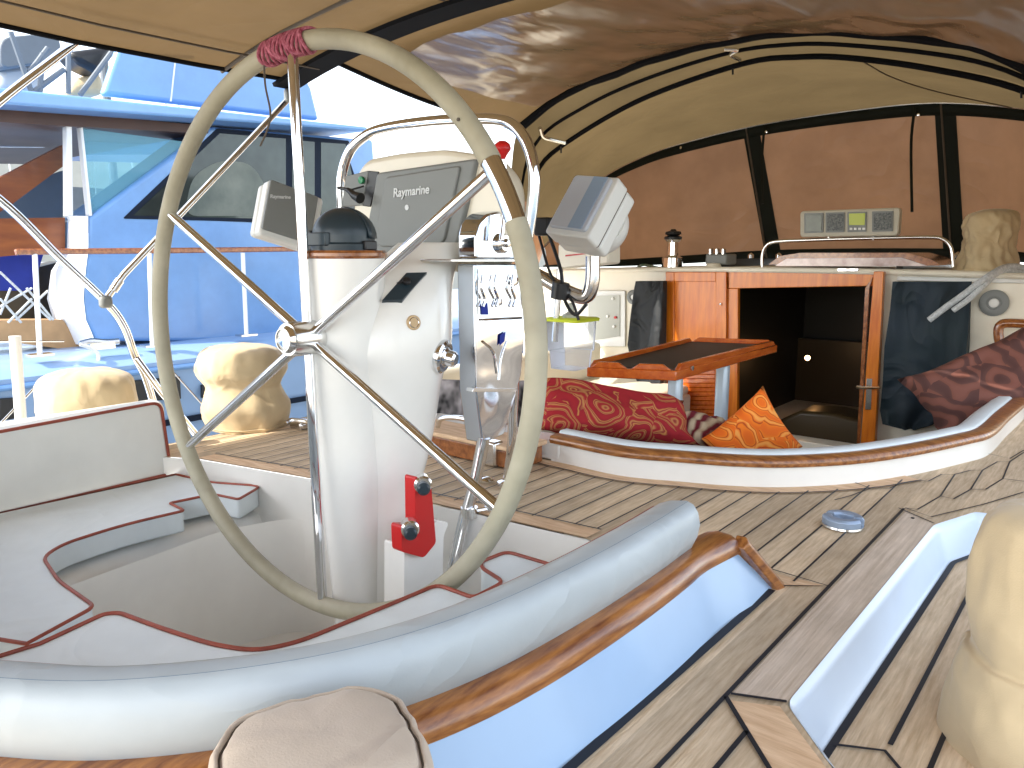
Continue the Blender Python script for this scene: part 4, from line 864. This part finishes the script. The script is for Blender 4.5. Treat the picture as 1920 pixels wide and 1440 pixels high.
# cushions in the forward cockpit
def pillow(name, label, c, fr, w, h, t, m, cat='cushion', n=18, seed=0, sag=.0):
    b = MB(); vs = []; top = []; bot = []
    for side in (1, -1):
        for i in range(n + 1):
            for j in range(n + 1):
                u, v_ = 2 * i / n - 1, 2 * j / n - 1
                e = max(0, (1 - u ** 4) * (1 - v_ ** 4)) ** .55
                pin = 1 - .10 * (1 - abs(v_) ** 2) * abs(u) ** 3; pin2 = 1 - .10 * (1 - u * u) * abs(v_) ** 3
                z = side * t / 2 * e * (1 + .25 * noise.noise(V((u * 1.5, v_ * 1.5, seed)))) + sag * noise.noise(V((u * 2.6, v_ * 2.6, seed + 3)))
                vs.append(V(c) + fr @ V((u * w / 2 * pin, z, v_ * h / 2 * pin2)))
    m1 = (n + 1) ** 2; fs = []
    for s in range(2):
        for i in range(n):
            for j in range(n):
                a = s * m1 + i * (n + 1) + j; fs.append((a, a + 1, a + n + 2, a + n + 1))
    b.add(vs, fs); o = b.build(name, m, sharp=180)
    bm = bmesh.new(); bm.from_mesh(o.data); bmesh.ops.remove_doubles(bm, verts=bm.verts, dist=.0004); bmesh.ops.recalc_face_normals(bm, faces=bm.faces); bm.to_mesh(o.data); bm.free()
    bpy.context.view_layer.update()
    cc_ = V(c); o.data.transform(Matrix.Translation(-cc_)); o.location = cc_
    return tag(o, label, cat)
pillow('cushion', 'long red and gold paisley cushion slumped behind the white coaming', U(1155, 775, Y=2.15), frame(cvec(-.12, .8, .5), cvec(.90, -.42, .2)), .62, .19, .12, 'paisley', seed=2, sag=.02)
pillow('cushion', 'bright orange printed cushion standing on its corner before the companionway', U(1412, 830, Y=2.5), frame(cvec(.75, .62, .1), cvec(.62, -.75, .3)), .28, .28, .09, 'orange', seed=4)
pillow('cushion', 'rust brown damask cushion leaning at the right edge above the coaming', U(1865, 715, Y=3.35), frame(cvec(-.35, .8, .4), cvec(.86, .5, .1)), .62, .30, .16, 'rust', seed=6, sag=.03)
pillow('cushion', 'grey cushion with black leafy print behind the pedestal', U(880, 760, Y=1.95), frame(cvec(0, .95, .3), cvec(.97, .05, .1)), .50, .20, .09, 'zebra', seed=8)
pillow('blanket', 'folded cream and maroon striped blanket between the red and orange cushions', U(1325, 812, Y=2.5), frame(cvec(-.2, .7, .6), cvec(.85, -.4, .2)), .24, .15, .09, 'stripe', 'blanket', seed=9, sag=.02)
# clear container with yellow lid
pc = thing('plastic_container', 'clear plastic container with a yellow green lid standing behind the wheel rim', 'container', tuple(U(1070, 700, Y=2.3)))
c0 = U(1070, 690, Y=2.3); c1 = U(1070, 597, Y=2.3); hgt = c1.z - c0.z
def sq(s, z): return [V((c0.x + x * s, c0.y + y * s, z)) for x, y in [(p.x, p.y) for p in rnd([V((-1, -1, 0)), V((1, -1, 0)), V((1, 1, 0)), V((-1, 1, 0))], .3)]]
part(MB().loft([sq(.055, c0.z), sq(.060, c0.z + hgt * .35), sq(.066, c0.z + hgt * .36), sq(.07, c1.z - .008)]), 'tub', 'clear', pc)
part(MB().loft([sq(.078, c1.z - .008), sq(.080, c1.z), sq(.074, c1.z + .004)]), 'lid', 'yellow', pc)
part(MB().lathe([(0, 0), (.03, 0), (.03, .01), (.012, .02), (.01, .05), (0, .052)], c1 + V((.0, 0, .004))), 'lid_knob', 'panel', pc)
cbx = thing('cream_box', 'cream plastic box with a red line behind the starboard display', 'box', tuple(U(1090, 485, Y=2.2)))
part(MB().extr(rnd(UY([(1046, 458), (1140, 452), (1140, 495), (1046, 505)], 2.2), .01), (0, .08, 0)), 'case', 'cream', cbx, bev=.006)
part(MB().extr(UY([(1060, 478), (1102, 474), (1102, 476), (1060, 481)], 2.197), (0, .003, 0)), 'red_line', 'red', cbx)
part(MB().tube([U(1050, 505, Y=2.24), U(1040, 640, Y=2.24)], .012, 10), 'post', 'steel', cbx)

# ================================================================== CANOPIES
def grid(rows, m, name, parent, wr=0, ws=3, seed=0, nrm=V((0, 0, 1)), **k):
    out = []
    for i, r in enumerate(rows):
        out.append([p + nrm * (wr * (1 - 2.2 * abs(noise.noise(V((p.x * ws, p.y * ws * .7 + p.x, seed)))))) if wr else p for p in r])
    return part(MB().loft(out, closed=False), name, m, parent, sharp=80, **k)
bm_ = thing('bimini', 'brown canvas bimini stretched over the helm with a black fore edge strap', 'canopy', (-1.3, .5, 3.25))
def arcz(x): return 3.36 - .12 * abs((x + 1.3) / 1.3) ** 2.6
rows = []
NX = 40
for y in [-1.35, -1.0, -.5, 0, .6, 1.1, 1.5, 1.87]:
    rows.append([V((-2.6 + 2.62 * i / NX, y, arcz(-2.6 + 2.62 * i / NX) - .012 * math.sin((y + 1.9) / 3.8 * math.pi * 3) ** 2 + .008 * noise.noise(V((i * .2, y * 2, 0))))) for i in range(NX + 1)])
cv = grid(rows, 'canopy', 'canvas', bm_)
for i in (13, 27): subpart(MB().loft([[V((r[i].x + d, r[i].y, r[i].z - .003)) for r in rows] for d in (-.006, .006)], closed=False), 'fabric_seam', 'seam', cv)
part(MB().tube([r[0] + V((0, 0, -.003)) for r in rows], .009, 8), 'edge_binding', 'binding', bm_)
part(MB().tube([r[0] + V((.18, 0, -.008 + .02)) for r in rows], .004, 8), 'side_seam', 'seam', bm_)
bow = [V((-2.62 + 2.8 * i / 30, 1.86, arcz(-2.62 + 2.8 * i / 30) - .028)) for i in range(31)]
part(MB().loft([[p + V((0, d, e)) for p in bow] for d, e in ((-.055, .012), (-.05, 0), (.05, 0), (.055, .012))], closed=False), 'fore_strap', 'binding', bm_)
part(MB().tube([p + V((0, -.26, .018)) for p in bow], .007, 8), 'bow_pocket', 'seam', bm_)
bow2 = [V((-2.62 + 2.8 * i / 30, .62, arcz(-2.62 + 2.8 * i / 30) - .03)) for i in range(31)]
# frame tubes on the port side
fr1 = cr([U(240, -10, X=-2.62), U(190, 40, X=-2.64), U(100, 112, X=-2.65), U(0, 190, X=-2.65), U(-160, 330, X=-2.65)], 8)
part(MB().tube(fr1, .0135, 14), 'frame_tube', 'chrome', bm_)
fr2 = cr([U(-180, 250, X=-2.65), U(0, 375, X=-2.65), U(110, 482, X=-2.65), U(200, 568, X=-2.65), U(232, 612, X=-2.65), U(252, 665, X=-2.65), U(272, 705, X=-2.65), U(292, 770, X=-2.65)], 8)
part(MB().tube(fr2, .0135, 14), 'frame_tube', 'chrome', bm_)
part(MB().tube([U(198, 562, X=-2.64), U(232, 515, X=-2.63), U(548, 178, X=-2.62)], .0115, 12), 'strut', 'steel', bm_)
part(MB().tube([U(256, 672, X=-2.64), U(300, 732, X=-2.6), U(390, 842, X=-2.5)], .0115, 12), 'strut', 'chrome', bm_)
part(MB().box(U(198, 566, X=-2.63), (.03, .04, .04)), 'joint', 'plastic', bm_, bev=.01); part(MB().box(U(545, 180, X=-2.61), (.03, .05, .05)), 'joint', 'plastic', bm_, bev=.01)
part(MB().tube([U(225, 525, X=-2.625), U(212, 545, X=-2.63)], .015, 12), 'collar', 'steel', bm_)
# connector with wrinkled clear vinyl over a brown cover
A = [V(p) for p in [(-2.36, 2.97, 3.18), (-2.12, 3.0, 3.31), (-1.80, 3.02, 3.385), (-1.45, 3.03, 3.425), (-1.15, 3.03, 3.42), (-.87, 3.02, 3.37), (-.56, 3.0, 3.29), (-.36, 3.0, 3.18), (-.16, 3.0, 3.0)]]
As = cr(A, 5); 
cn = thing('connector_canopy', 'brown canopy panel between bimini and dodger with wrinkled glossy vinyl', 'canopy', (-1.3, 2.4, 3.35))
rows = []
for t in [i / 16 for i in range(17)]:
    r = []
    for i, p in enumerate(As):
        s = i / (len(As) - 1); f = V((-2.37 + 2.49 * s, 1.92, 0)); f.z = arcz(f.x) - .012
        q = f.lerp(p, t); q.z -= .03 * math.sin(math.pi * t)
        r.append(q)
    rows.append(r)
grid(rows, 'canopy', 'canvas', cn)
M['flap'] = M['canopy']
rv = []
for r in rows[1:-1]:
    rr2 = []
    for i, p in enumerate(r[3:-1]):
        if i < 0: continue
        a = V((p.x * 3.2 + p.y * 1.0, p.y * 1.6 - p.x * .9, 0)); wv_ = 1 - 2.4 * abs(noise.noise(a * 1.6)); w2 = noise.noise(a * 3.4)
        rr2.append(p + V((0, 0, -.03 + .014 * wv_ + .008 * w2)))
    rv.append(rr2)
M['vsheet'] = mat('glossy_brown_vinyl', (.33, .22, .13), .20, var=.10, vscale=3, trans=.34, coat=.8, bump=1, bscale=5, bdist=.028, detail=2, stretch=(1.6, .55, 1))
o_ = part(MB().loft(rv, closed=False), 'vinyl_sheet', 'vsheet', cn, sharp=180, sub=2)
part(MB().tube([r[0] for r in rows], .011, 8), 'side_binding', 'binding', cn)
part(MB().tube([p + V((0, 0, -.012 + .008 * noise.noise(p * 6))) for p in As], [.022 + .006 * noise.noise(p * 5) for p in As], 10), 'fore_binding', 'binding', cn)
# dodger
dg = thing('dodger', 'olive brown canvas dodger with three dark framed covered front windows', 'spray hood', (-1.3, 4.2, 2.5))
B = UY([(1010, 310), (1060, 262), (1200, 180), (1390, 112), (1500, 98), (1600, 100), (1750, 120), (1920, 160)], 3.3)
B = [V((-2.56, 3.3, 2.85))] + B + [V((-.12, 3.3, 2.98)), V((-.02, 3.3, 2.75))]
Tt = [U(1080, 400, Y=4.05), U(1125, 340, Y=4.2), U(1200, 298, Y=4.45), U(1280, 270, Y=4.65), U(1420, 236, Y=4.85), U(1600, 208, Y=4.95), U(1755, 194, Y=4.95), U(1920, 205, Y=4.85), U(2100, 235, Y=4.5), U(2300, 330, Y=4.1)]
Bb = [U(1080, 500, Y=4.05), U(1130, 500, Y=4.25), U(1200, 498, Y=4.5), U(1290, 494, Y=4.75), U(1440, 486, Y=5.05), U(1610, 484, Y=5.2), U(1790, 486, Y=5.2), U(1920, 492, Y=5.05), U(2100, 510, Y=4.7), U(2300, 540, Y=4.2)]
def resamp(pts, n):
    P = cr(pts, 10); L = [0]
    for a, b_ in zip(P, P[1:]): L.append(L[-1] + (b_ - a).length)
    out = []
    for i in range(n):
        d = L[-1] * i / (n - 1); k = max(0, min(len(P) - 2, bisect.bisect_right(L, d) - 1)); out.append(P[k].lerp(P[k + 1], (d - L[k]) / max(1e-9, L[k + 1] - L[k])))
    return out
NR = 60
a0 = resamp([V((-2.44, 2.99, 2.85))] + A + [V((-.05, 3.0, 2.8))], NR); b0 = resamp(B, NR); t0 = resamp([V((-2.9, 3.9, 2.62))] + Tt, NR); bt = resamp([V((-2.9, 3.9, 2.5))] + Bb, NR)
rows = []
for t in [i / 4 for i in range(4)]: rows.append([a.lerp(b_, t) for a, b_ in zip(a0, b0)])
for t in [i / 8 for i in range(9)]: rows.append([a.lerp(b_, t) + V((0, 0, .03 * math.sin(math.pi * t))) for a, b_ in zip(b0, t0)])
roof = grid(rows, 'dodger', 'roof_canvas', dg)
sd = [[p, V((p.x - .05, p.y, 2.5))] for p in (r[0] for r in rows)]
part(MB().loft(sd, closed=False), 'side_panel', 'cover', dg)
sd = [[p, V((p.x + .05, p.y, 2.45))] for p in (r[-1] for r in rows)]
part(MB().loft(sd, closed=False), 'side_panel', 'cover', dg)
tp = cr([V((-2.9, 3.9, 2.62))] + Tt, 8); bp_ = cr([V((-2.9, 3.9, 2.5))] + Bb, 8)
out = []
for t in [i / 10 for i in range(11)]: out.append([a.lerp(b_, t) + V((0, .02 * math.sin(math.pi * t), 0)) for a, b_ in zip(tp, bp_)])
part(MB().loft(out, closed=False), 'window_cover', 'cover', dg, sharp=180)
def ontw(x, top=True):                                   # parameter of the window wall by photo x on its upper or lower edge
    P = tp if top else bp_; best = min(range(len(P)), key=lambda i: abs(pxof(P[i])[0] - x)); return P[best]
def pxof(p): d = p - CM; z = d.dot(FW); return 960 + F * d.dot(RT) / z, 720 - F * d.dot(UP) / z
def fine(P, x):
    for a, b_ in zip(P, P[1:]):
        xa, xb = pxof(a)[0], pxof(b_)[0]
        if (xa - x) * (xb - x) <= 0 and xa != xb: return a.lerp(b_, (x - xa) / (xb - xa))
    return P[0]
off = V((0, -.012, 0))
def post(xt, xb, wt_, m='dgreen', name='window_post'):
    a0_, a1_ = fine(tp, xt - wt_ / 2), fine(tp, xt + wt_ / 2); b0_, b1_ = fine(bp_, xb - wt_ / 2), fine(bp_, xb + wt_ / 2)
    return part(MB().extr([a0_ + off, a1_ + off, b1_ + off, b0_ + off], (0, .008, 0)), name, m, dg, bev=.002)
post(1408, 1452, 30); post(1772, 1790, 40)
part(MB().tube([fine(tp, 1400) + off, fine(bp_, 1440) + off * 1.6], .006, 6), 'zip', 'seam', dg); part(MB().tube([fine(tp, 1765) + off, fine(bp_, 1785) + off * 1.6], .006, 6), 'zip', 'seam', dg)
def band(P, Q, k0, k1, name, m='dgreen', o=off):
    r1_ = [a.lerp(b_, k0) + o for a, b_ in zip(P, Q)]; r2_ = [a.lerp(b_, k1) + o for a, b_ in zip(P, Q)]
    return part(MB().loft([r1_, r2_], closed=False), name, m, dg, solid=.004)
band(tp, bp_, 0.0, .075, 'top_frame'); band(tp, bp_, .93, 1.0, 'bottom_frame')
part(MB().tube([p + V((0, -.015, .006)) for p in tp], .010, 10), 'front_bow', 'steel', dg)
part(MB().tube([p + V((0, 0, -.018)) for p in b0], .0115, 10), 'middle_bow', 'binding', dg)
part(MB().tube([a.lerp(b_, .5) + V((0, 0, -.014)) for a, b_ in zip(a0, b0)], .008, 10), 'aft_bow', 'binding', dg)
for x, xe, ln in ((1437, 1430, 150), (1718, 1710, 165)):
    a = fine(tp, x) + V((0, -.03, -.02)); part(MB().tube(cr([a, a + V((0, -.01, -.2)), U(xe, 232 + ln, Y=4.8)], 6), .008, 6), 'strap', 'dgreen', dg)
for x, y in ((1277, 277), (1437, 247), (1722, 215)): part(MB().lathe([(0, 0), (.008, 0), (.008, .006), (0, .008)], U(x, y, Y=4.62 if x < 1300 else 4.83), (0, -1, 0), 10), 'snap', 'chrome', dg)
for x, y in ((1315, 100), (1352, 92), (1374, 128), (1052, 275), (1915, 172)): part(MB().tube([U(x, y, Y=3.25), U(x, y + 12, Y=3.25)], .004, 6), 'tie', 'black', dg)
part(MB().tube(cr([U(1358, 92, Y=3.1), U(1382, 94, Y=3.12), U(1370, 103, Y=3.15), U(1388, 112, Y=3.2)], 5), .008, 8), 'bow_hinge', 'steel', dg)
part(MB().tube(cr([U(1012, 240, Y=3.05), U(1018, 256, Y=3.1), U(1035, 262, Y=3.15), U(1060, 268, Y=3.2)], 5), .010, 8), 'bow_hinge', 'steel', dg)
part(MB().tube(cr([b0[36] + V((0, .02, -.02)), b0[36].lerp(t0[36], .4) + V((0, 0, 0)), b0[38].lerp(t0[38], .7), t0[42] + V((0, 0, .0))], 8), .003, 6), 'roof_seam', 'seam', dg)
# port stanchion, lifelines
st = thing('stanchion', 'white post with thin lifelines standing at the port rail, far left', 'stanchion', tuple(U(35, 790, X=-2.9)))
part(MB().tube([U(28, 630, X=-2.9), U(40, 800, X=-2.9)], .018, 12), 'post', 'white', st)
part(MB().tube([U(-30, 640, X=-3.0), U(120, 640, X=-3.0), U(60, 800, X=-2.95)][:2], .003, 6), 'wire', 'steel', st)
part(MB().tube([U(62, 730, X=-2.9), U(0, 795, X=-2.9)], .004, 6), 'wire', 'steel', st)
part(MB().tube([U(318, 690, X=-2.7), U(390, 770, X=-2.7)], .003, 6), 'wire', 'steel', st)

# ================================================================== NEIGHBOUR MOTOR YACHT
my = thing('motor_yacht', 'large white motor yacht, blue shade painted in, moored on the port side, dark side windows', 'yacht', (-6.5, 5, 0))
XN, XK = -4.7, -5.0
hull = MB(); hs_ = []
for y in [-1.5, 0, 1.2, 3, 5, 8, 12]:
    fl = -.25 * max(0, (y - 5) / 7) ** 2 * 6
    hs_.append([V((x + fl * s, y, z)) for x, z, s in ((-4.95, -.2, 1), (-4.75, .9, 1), (-4.62, 1.85, 1), (-4.60, 1.93, 1), (-4.66, 1.98, 1), (-4.9, 2.0, 1), (-8.4, 2.0, 0), (-8.5, -.2, 0))])
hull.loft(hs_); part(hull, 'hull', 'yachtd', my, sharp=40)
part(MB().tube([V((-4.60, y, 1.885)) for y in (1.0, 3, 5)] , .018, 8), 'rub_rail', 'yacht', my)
part(MB().loft([[V((-4.66 + .02, y, z)) for y in (-1.5, 1, 3, 5)] for z in (1.52, 1.56)], closed=False), 'stripe', 'navy', my)
for q in ([(0, 748), (28, 746), (28, 785), (0, 790)], [(228, 716), (338, 706), (340, 748), (232, 756)], [(380, 722), (398, 720), (398, 745), (380, 747)]):
    part(MB().extr(UX(q, -4.60), (-.03, 0, 0)), 'porthole', 'black', my, bev=.004)
cabl = UX([(180, 640), (160, 600), (155, 560), (158, 505), (165, 470), (165, 407), (172, 404), (395, 237), (700, 262), (705, 330), (760, 430), (790, 640)], XK)
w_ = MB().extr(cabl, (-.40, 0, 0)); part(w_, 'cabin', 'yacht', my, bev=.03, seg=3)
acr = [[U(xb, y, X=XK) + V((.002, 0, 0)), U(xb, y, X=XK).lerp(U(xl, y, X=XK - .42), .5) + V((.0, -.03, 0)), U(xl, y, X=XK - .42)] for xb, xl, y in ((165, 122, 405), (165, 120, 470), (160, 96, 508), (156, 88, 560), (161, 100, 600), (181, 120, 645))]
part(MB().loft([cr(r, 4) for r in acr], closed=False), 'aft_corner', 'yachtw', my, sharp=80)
win = part(MB().extr(rnd(UX([(230, 410), (408, 240), (655, 264), (655, 300), (690, 400), (690, 425), (500, 418), (400, 414)], XK + .004), .02), (-.02, 0, 0)), 'side_window', 'navy', my)
subpart(MB().extr(UX([(250, 404), (412, 250), (536, 260), (536, 411), (400, 408)], XK + .007), (-.02, 0, 0)), 'pane', 'yglass', win)
subpart(MB().extr(rnd(UX([(345, 405), (360, 330), (410, 300), (470, 305), (500, 350), (505, 405)], XK + .010), .1), (-.001, 0, 0)), 'curtain', 'curtain', win)
subpart(MB().extr(UX([(548, 262), (590, 266), (590, 412), (548, 411)], XK + .007), (-.02, 0, 0)), 'pane', 'yglass', win)
subpart(MB().extr(UX([(602, 267), (648, 270), (675, 400), (675, 415), (602, 413)], XK + .007), (-.02, 0, 0)), 'pane', 'yglass', win)
# flybridge and roof overhang
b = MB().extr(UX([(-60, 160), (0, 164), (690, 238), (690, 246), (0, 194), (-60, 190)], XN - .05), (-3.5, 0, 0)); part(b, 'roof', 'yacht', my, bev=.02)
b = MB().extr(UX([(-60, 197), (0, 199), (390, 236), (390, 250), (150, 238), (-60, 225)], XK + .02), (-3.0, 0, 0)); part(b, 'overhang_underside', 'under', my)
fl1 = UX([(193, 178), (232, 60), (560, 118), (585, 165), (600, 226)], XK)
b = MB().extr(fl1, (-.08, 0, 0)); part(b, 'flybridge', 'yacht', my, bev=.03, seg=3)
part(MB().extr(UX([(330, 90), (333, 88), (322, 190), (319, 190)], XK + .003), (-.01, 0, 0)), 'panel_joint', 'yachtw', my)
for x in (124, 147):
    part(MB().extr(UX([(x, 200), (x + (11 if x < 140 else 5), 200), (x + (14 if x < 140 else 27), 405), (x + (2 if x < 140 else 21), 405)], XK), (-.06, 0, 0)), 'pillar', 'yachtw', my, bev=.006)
part(MB().extr(UX([(152, 240), (362, 268), (172, 400)], XK - .03), (-.01, 0, 0)), 'aft_glass', 'teal', my)
part(MB().extr(UX([(152, 240), (372, 262), (340, 290), (155, 290)], XK - .8), (-.01, 0, 0)), 'glass_band', 'teal', my)
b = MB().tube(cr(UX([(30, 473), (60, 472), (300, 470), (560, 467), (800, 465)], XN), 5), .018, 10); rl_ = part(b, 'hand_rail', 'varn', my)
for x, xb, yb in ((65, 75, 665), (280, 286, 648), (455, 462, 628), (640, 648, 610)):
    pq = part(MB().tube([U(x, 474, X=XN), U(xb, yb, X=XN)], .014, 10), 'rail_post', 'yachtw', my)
    subpart(MB().box(U(xb, yb, X=XN), (.08, .12, .012)), 'post_foot', 'steel', pq)
b = MB().tube(cr(UX([(150, 645), (170, 640), (200, 642), (222, 640)], XN), 5), .02, 10).box(U(190, 648, X=XN), (.05, .14, .04)); part(b, 'cleat', 'steel', my)
part(MB().tube(cr(UX([(150, 646), (175, 655), (185, 668), (180, 700)], XN + .04), 5), .01, 8), 'mooring_line', 'white', my)
# aft deck furniture and transom wood seen at far left
wb = thing('wooden_boat', 'orange brown wooden boat cabin seen under the motor yacht roof at far left', 'boat', (-8, 1, 0))
part(MB().extr(UX([(-200, 412), (122, 408), (122, 470), (-200, 500)], -5.3), (-.06, 0, 0)), 'transom_board', 'wood', wb)
part(MB().extr(UX([(-100, 385), (118, 272), (118, 312), (20, 385), (-100, 460)], -5.35), (-.06, 0, 0)), 'diagonal_beam', 'wood', wb)
part(MB().extr(UX([(-100, 450), (90, 450), (60, 545), (-100, 545)], -5.5), (-.2, 0, 0)), 'blue_cover', 'blue', wb)
part(MB().extr(UX([(-100, 545), (115, 490), (118, 610), (-100, 612)], -5.6), (-.2, 0, 0)), 'dark_planks', 'darkwood', wb)
part(MB().extr(UX([(-100, 603), (118, 600), (160, 660), (-100, 625)], -5.2), (-.2, 0, 0)), 'tan_floor', 'dockbrown', wb)
b = MB()
for x0, y0, x1, y1 in ((0, 510, 95, 600), (0, 575, 60, 540), (15, 605, 60, 560), (0, 560, 40, 605), (50, 540, 100, 600), (20, 540, 0, 590), (30, 600, 90, 545)): b.tube([U(x0, y0, X=-5.1), U(x1, y1, X=-5.1)], .007, 6)
part(b, 'rope_netting', 'rope', wb)
M['maroon'] = mat('maroon_awning', (.08, .016, .013), .7, var=.25, vscale=2)
part(MB().extr(UX([(-100, 200), (115, 200), (112, 262), (-100, 248)], -6.4), (-.05, 0, 0)), 'maroon_awning', 'maroon', wb)
part(MB().extr(UX([(-100, 262), (118, 268), (118, 276), (-100, 275)], -6.3), (-.05, 0, 0)), 'white_beam', 'yachtw', wb)
part(MB().extr(UX([(-100, 400), (118, 320), (118, 408), (-100, 411)], -6.5), (-.05, 0, 0)), 'grey_panel', 'fargrey', wb)
# distant quay shed and boats
qs = thing('quay_building', 'long cream building across the harbour behind the yacht', 'building', (-30, 20, 0))
part(MB().box((-34, 14, 3.2), (6, 60, 6.4)), 'wall', 'farcream', qs)
for i in range(14): part(MB().box((-30.95, -12 + i * 3.6, 3.4), (.1, 1.4, 3.0)), 'window', 'fargrey', qs)
def far_yacht(label, x, y, L, h, mh, m_):
    o = thing('sailing_yacht', label, 'sailboat', (x, y, 0), 'sailing yachts across the harbour')
    b = MB(); rr_ = []
    for t in [i / 8 for i in range(9)]:
        wd = 1.6 * math.sin(math.pi * (.15 + .85 * t)) ** .6 if t < 1 else .05; yy = y + (t - .5) * L
        rr_.append([V((x - wd, yy, h + .3 * t)), V((x - wd * .8, yy, .2)), V((x + wd * .8, yy, .2)), V((x + wd, yy, h + .3 * t))])
    part(b.loft(rr_), 'hull', m_, o); part(MB().box((x, y, h + .4), (1.6, L * .4, .6)), 'cabin', 'farwhite', o, bev=.1)
    ms = part(MB().tube([V((x, y, h)), V((x, y, mh))], .11, 10), 'mast', 'fargrey', o)
    subpart(MB().tube([V((x, y, h + 1.6)), V((x, y - L * .38, h + 1.5))], .16, 10), 'boom', 'cloth', ms)
    b = MB()
    for p in ((x + 1.4, y, h), (x - 1.4, y, h), (x, y + L / 2, h), (x, y - L / 2, h)): b.tube([V(p), V((x, y, mh - .3))], .015, 5)
    part(b, 'rigging', 'steel', o); return o
far_yacht('white sailing yacht with bare mast behind the motor yacht, nearest of the far boats', -13, 3.2, 10, 1.5, 15, 'farwhite')
far_yacht('grey hulled sailing yacht moored beyond the motor yacht roof', -17, 5.4, 11, 1.6, 16, 'fargrey')
far_yacht('white sailing yacht at the far left under the bimini edge', -15, -.6, 10, 1.5, 14, 'farwhite')
far_yacht('white sailing yacht farthest along the quay', -22, 10, 12, 1.6, 17, 'farwhite')
tr_ = thing('folded_awning', 'dark folded awning on steel poles behind the flybridge', 'awning', tuple(U(160, 130, X=-6.6)))
part(MB().extr(UX([(128, 96), (215, 85), (190, 140), (150, 120)], -6.6), (-.3, 0, 0)), 'dark_cloth', 'black', tr_, bev=.05)
part(MB().extr(UX([(140, 150), (190, 130), (200, 178), (130, 178)], -6.8), (-.3, 0, 0)), 'tan_cloth', 'cloth', tr_, bev=.05)
b = MB()
for q in ([(128, 60), (128, 175)], [(80, 100), (75, 172)], [(120, 130), (60, 175)], [(20, 60), (60, 175)], [(90, 90), (30, 170)], [(215, 90), (150, 178)]): b.tube(UX(q, -6.5), .02, 8)
part(b, 'pole', 'fargrey', tr_)
rd_ = thing('radar_mast', 'white boxes and pale poles above the motor yacht roof at the top left corner', 'mast', tuple(U(40, 110, X=-7.5)))
part(MB().extr(rnd(UX([(0, 70), (110, 60), (118, 110), (60, 120), (0, 130)], -7.6), .1), (-.5, 0, 0)), 'box', 'fargrey', rd_, bev=.05)
part(MB().extr(UX([(0, 125), (70, 120), (90, 172), (0, 168)], -7.8), (-.5, 0, 0)), 'box', 'farwhite', rd_, bev=.05)
# our pod's neighbour: white spray screen ahead of the yacht, seen inside the guard rail arch
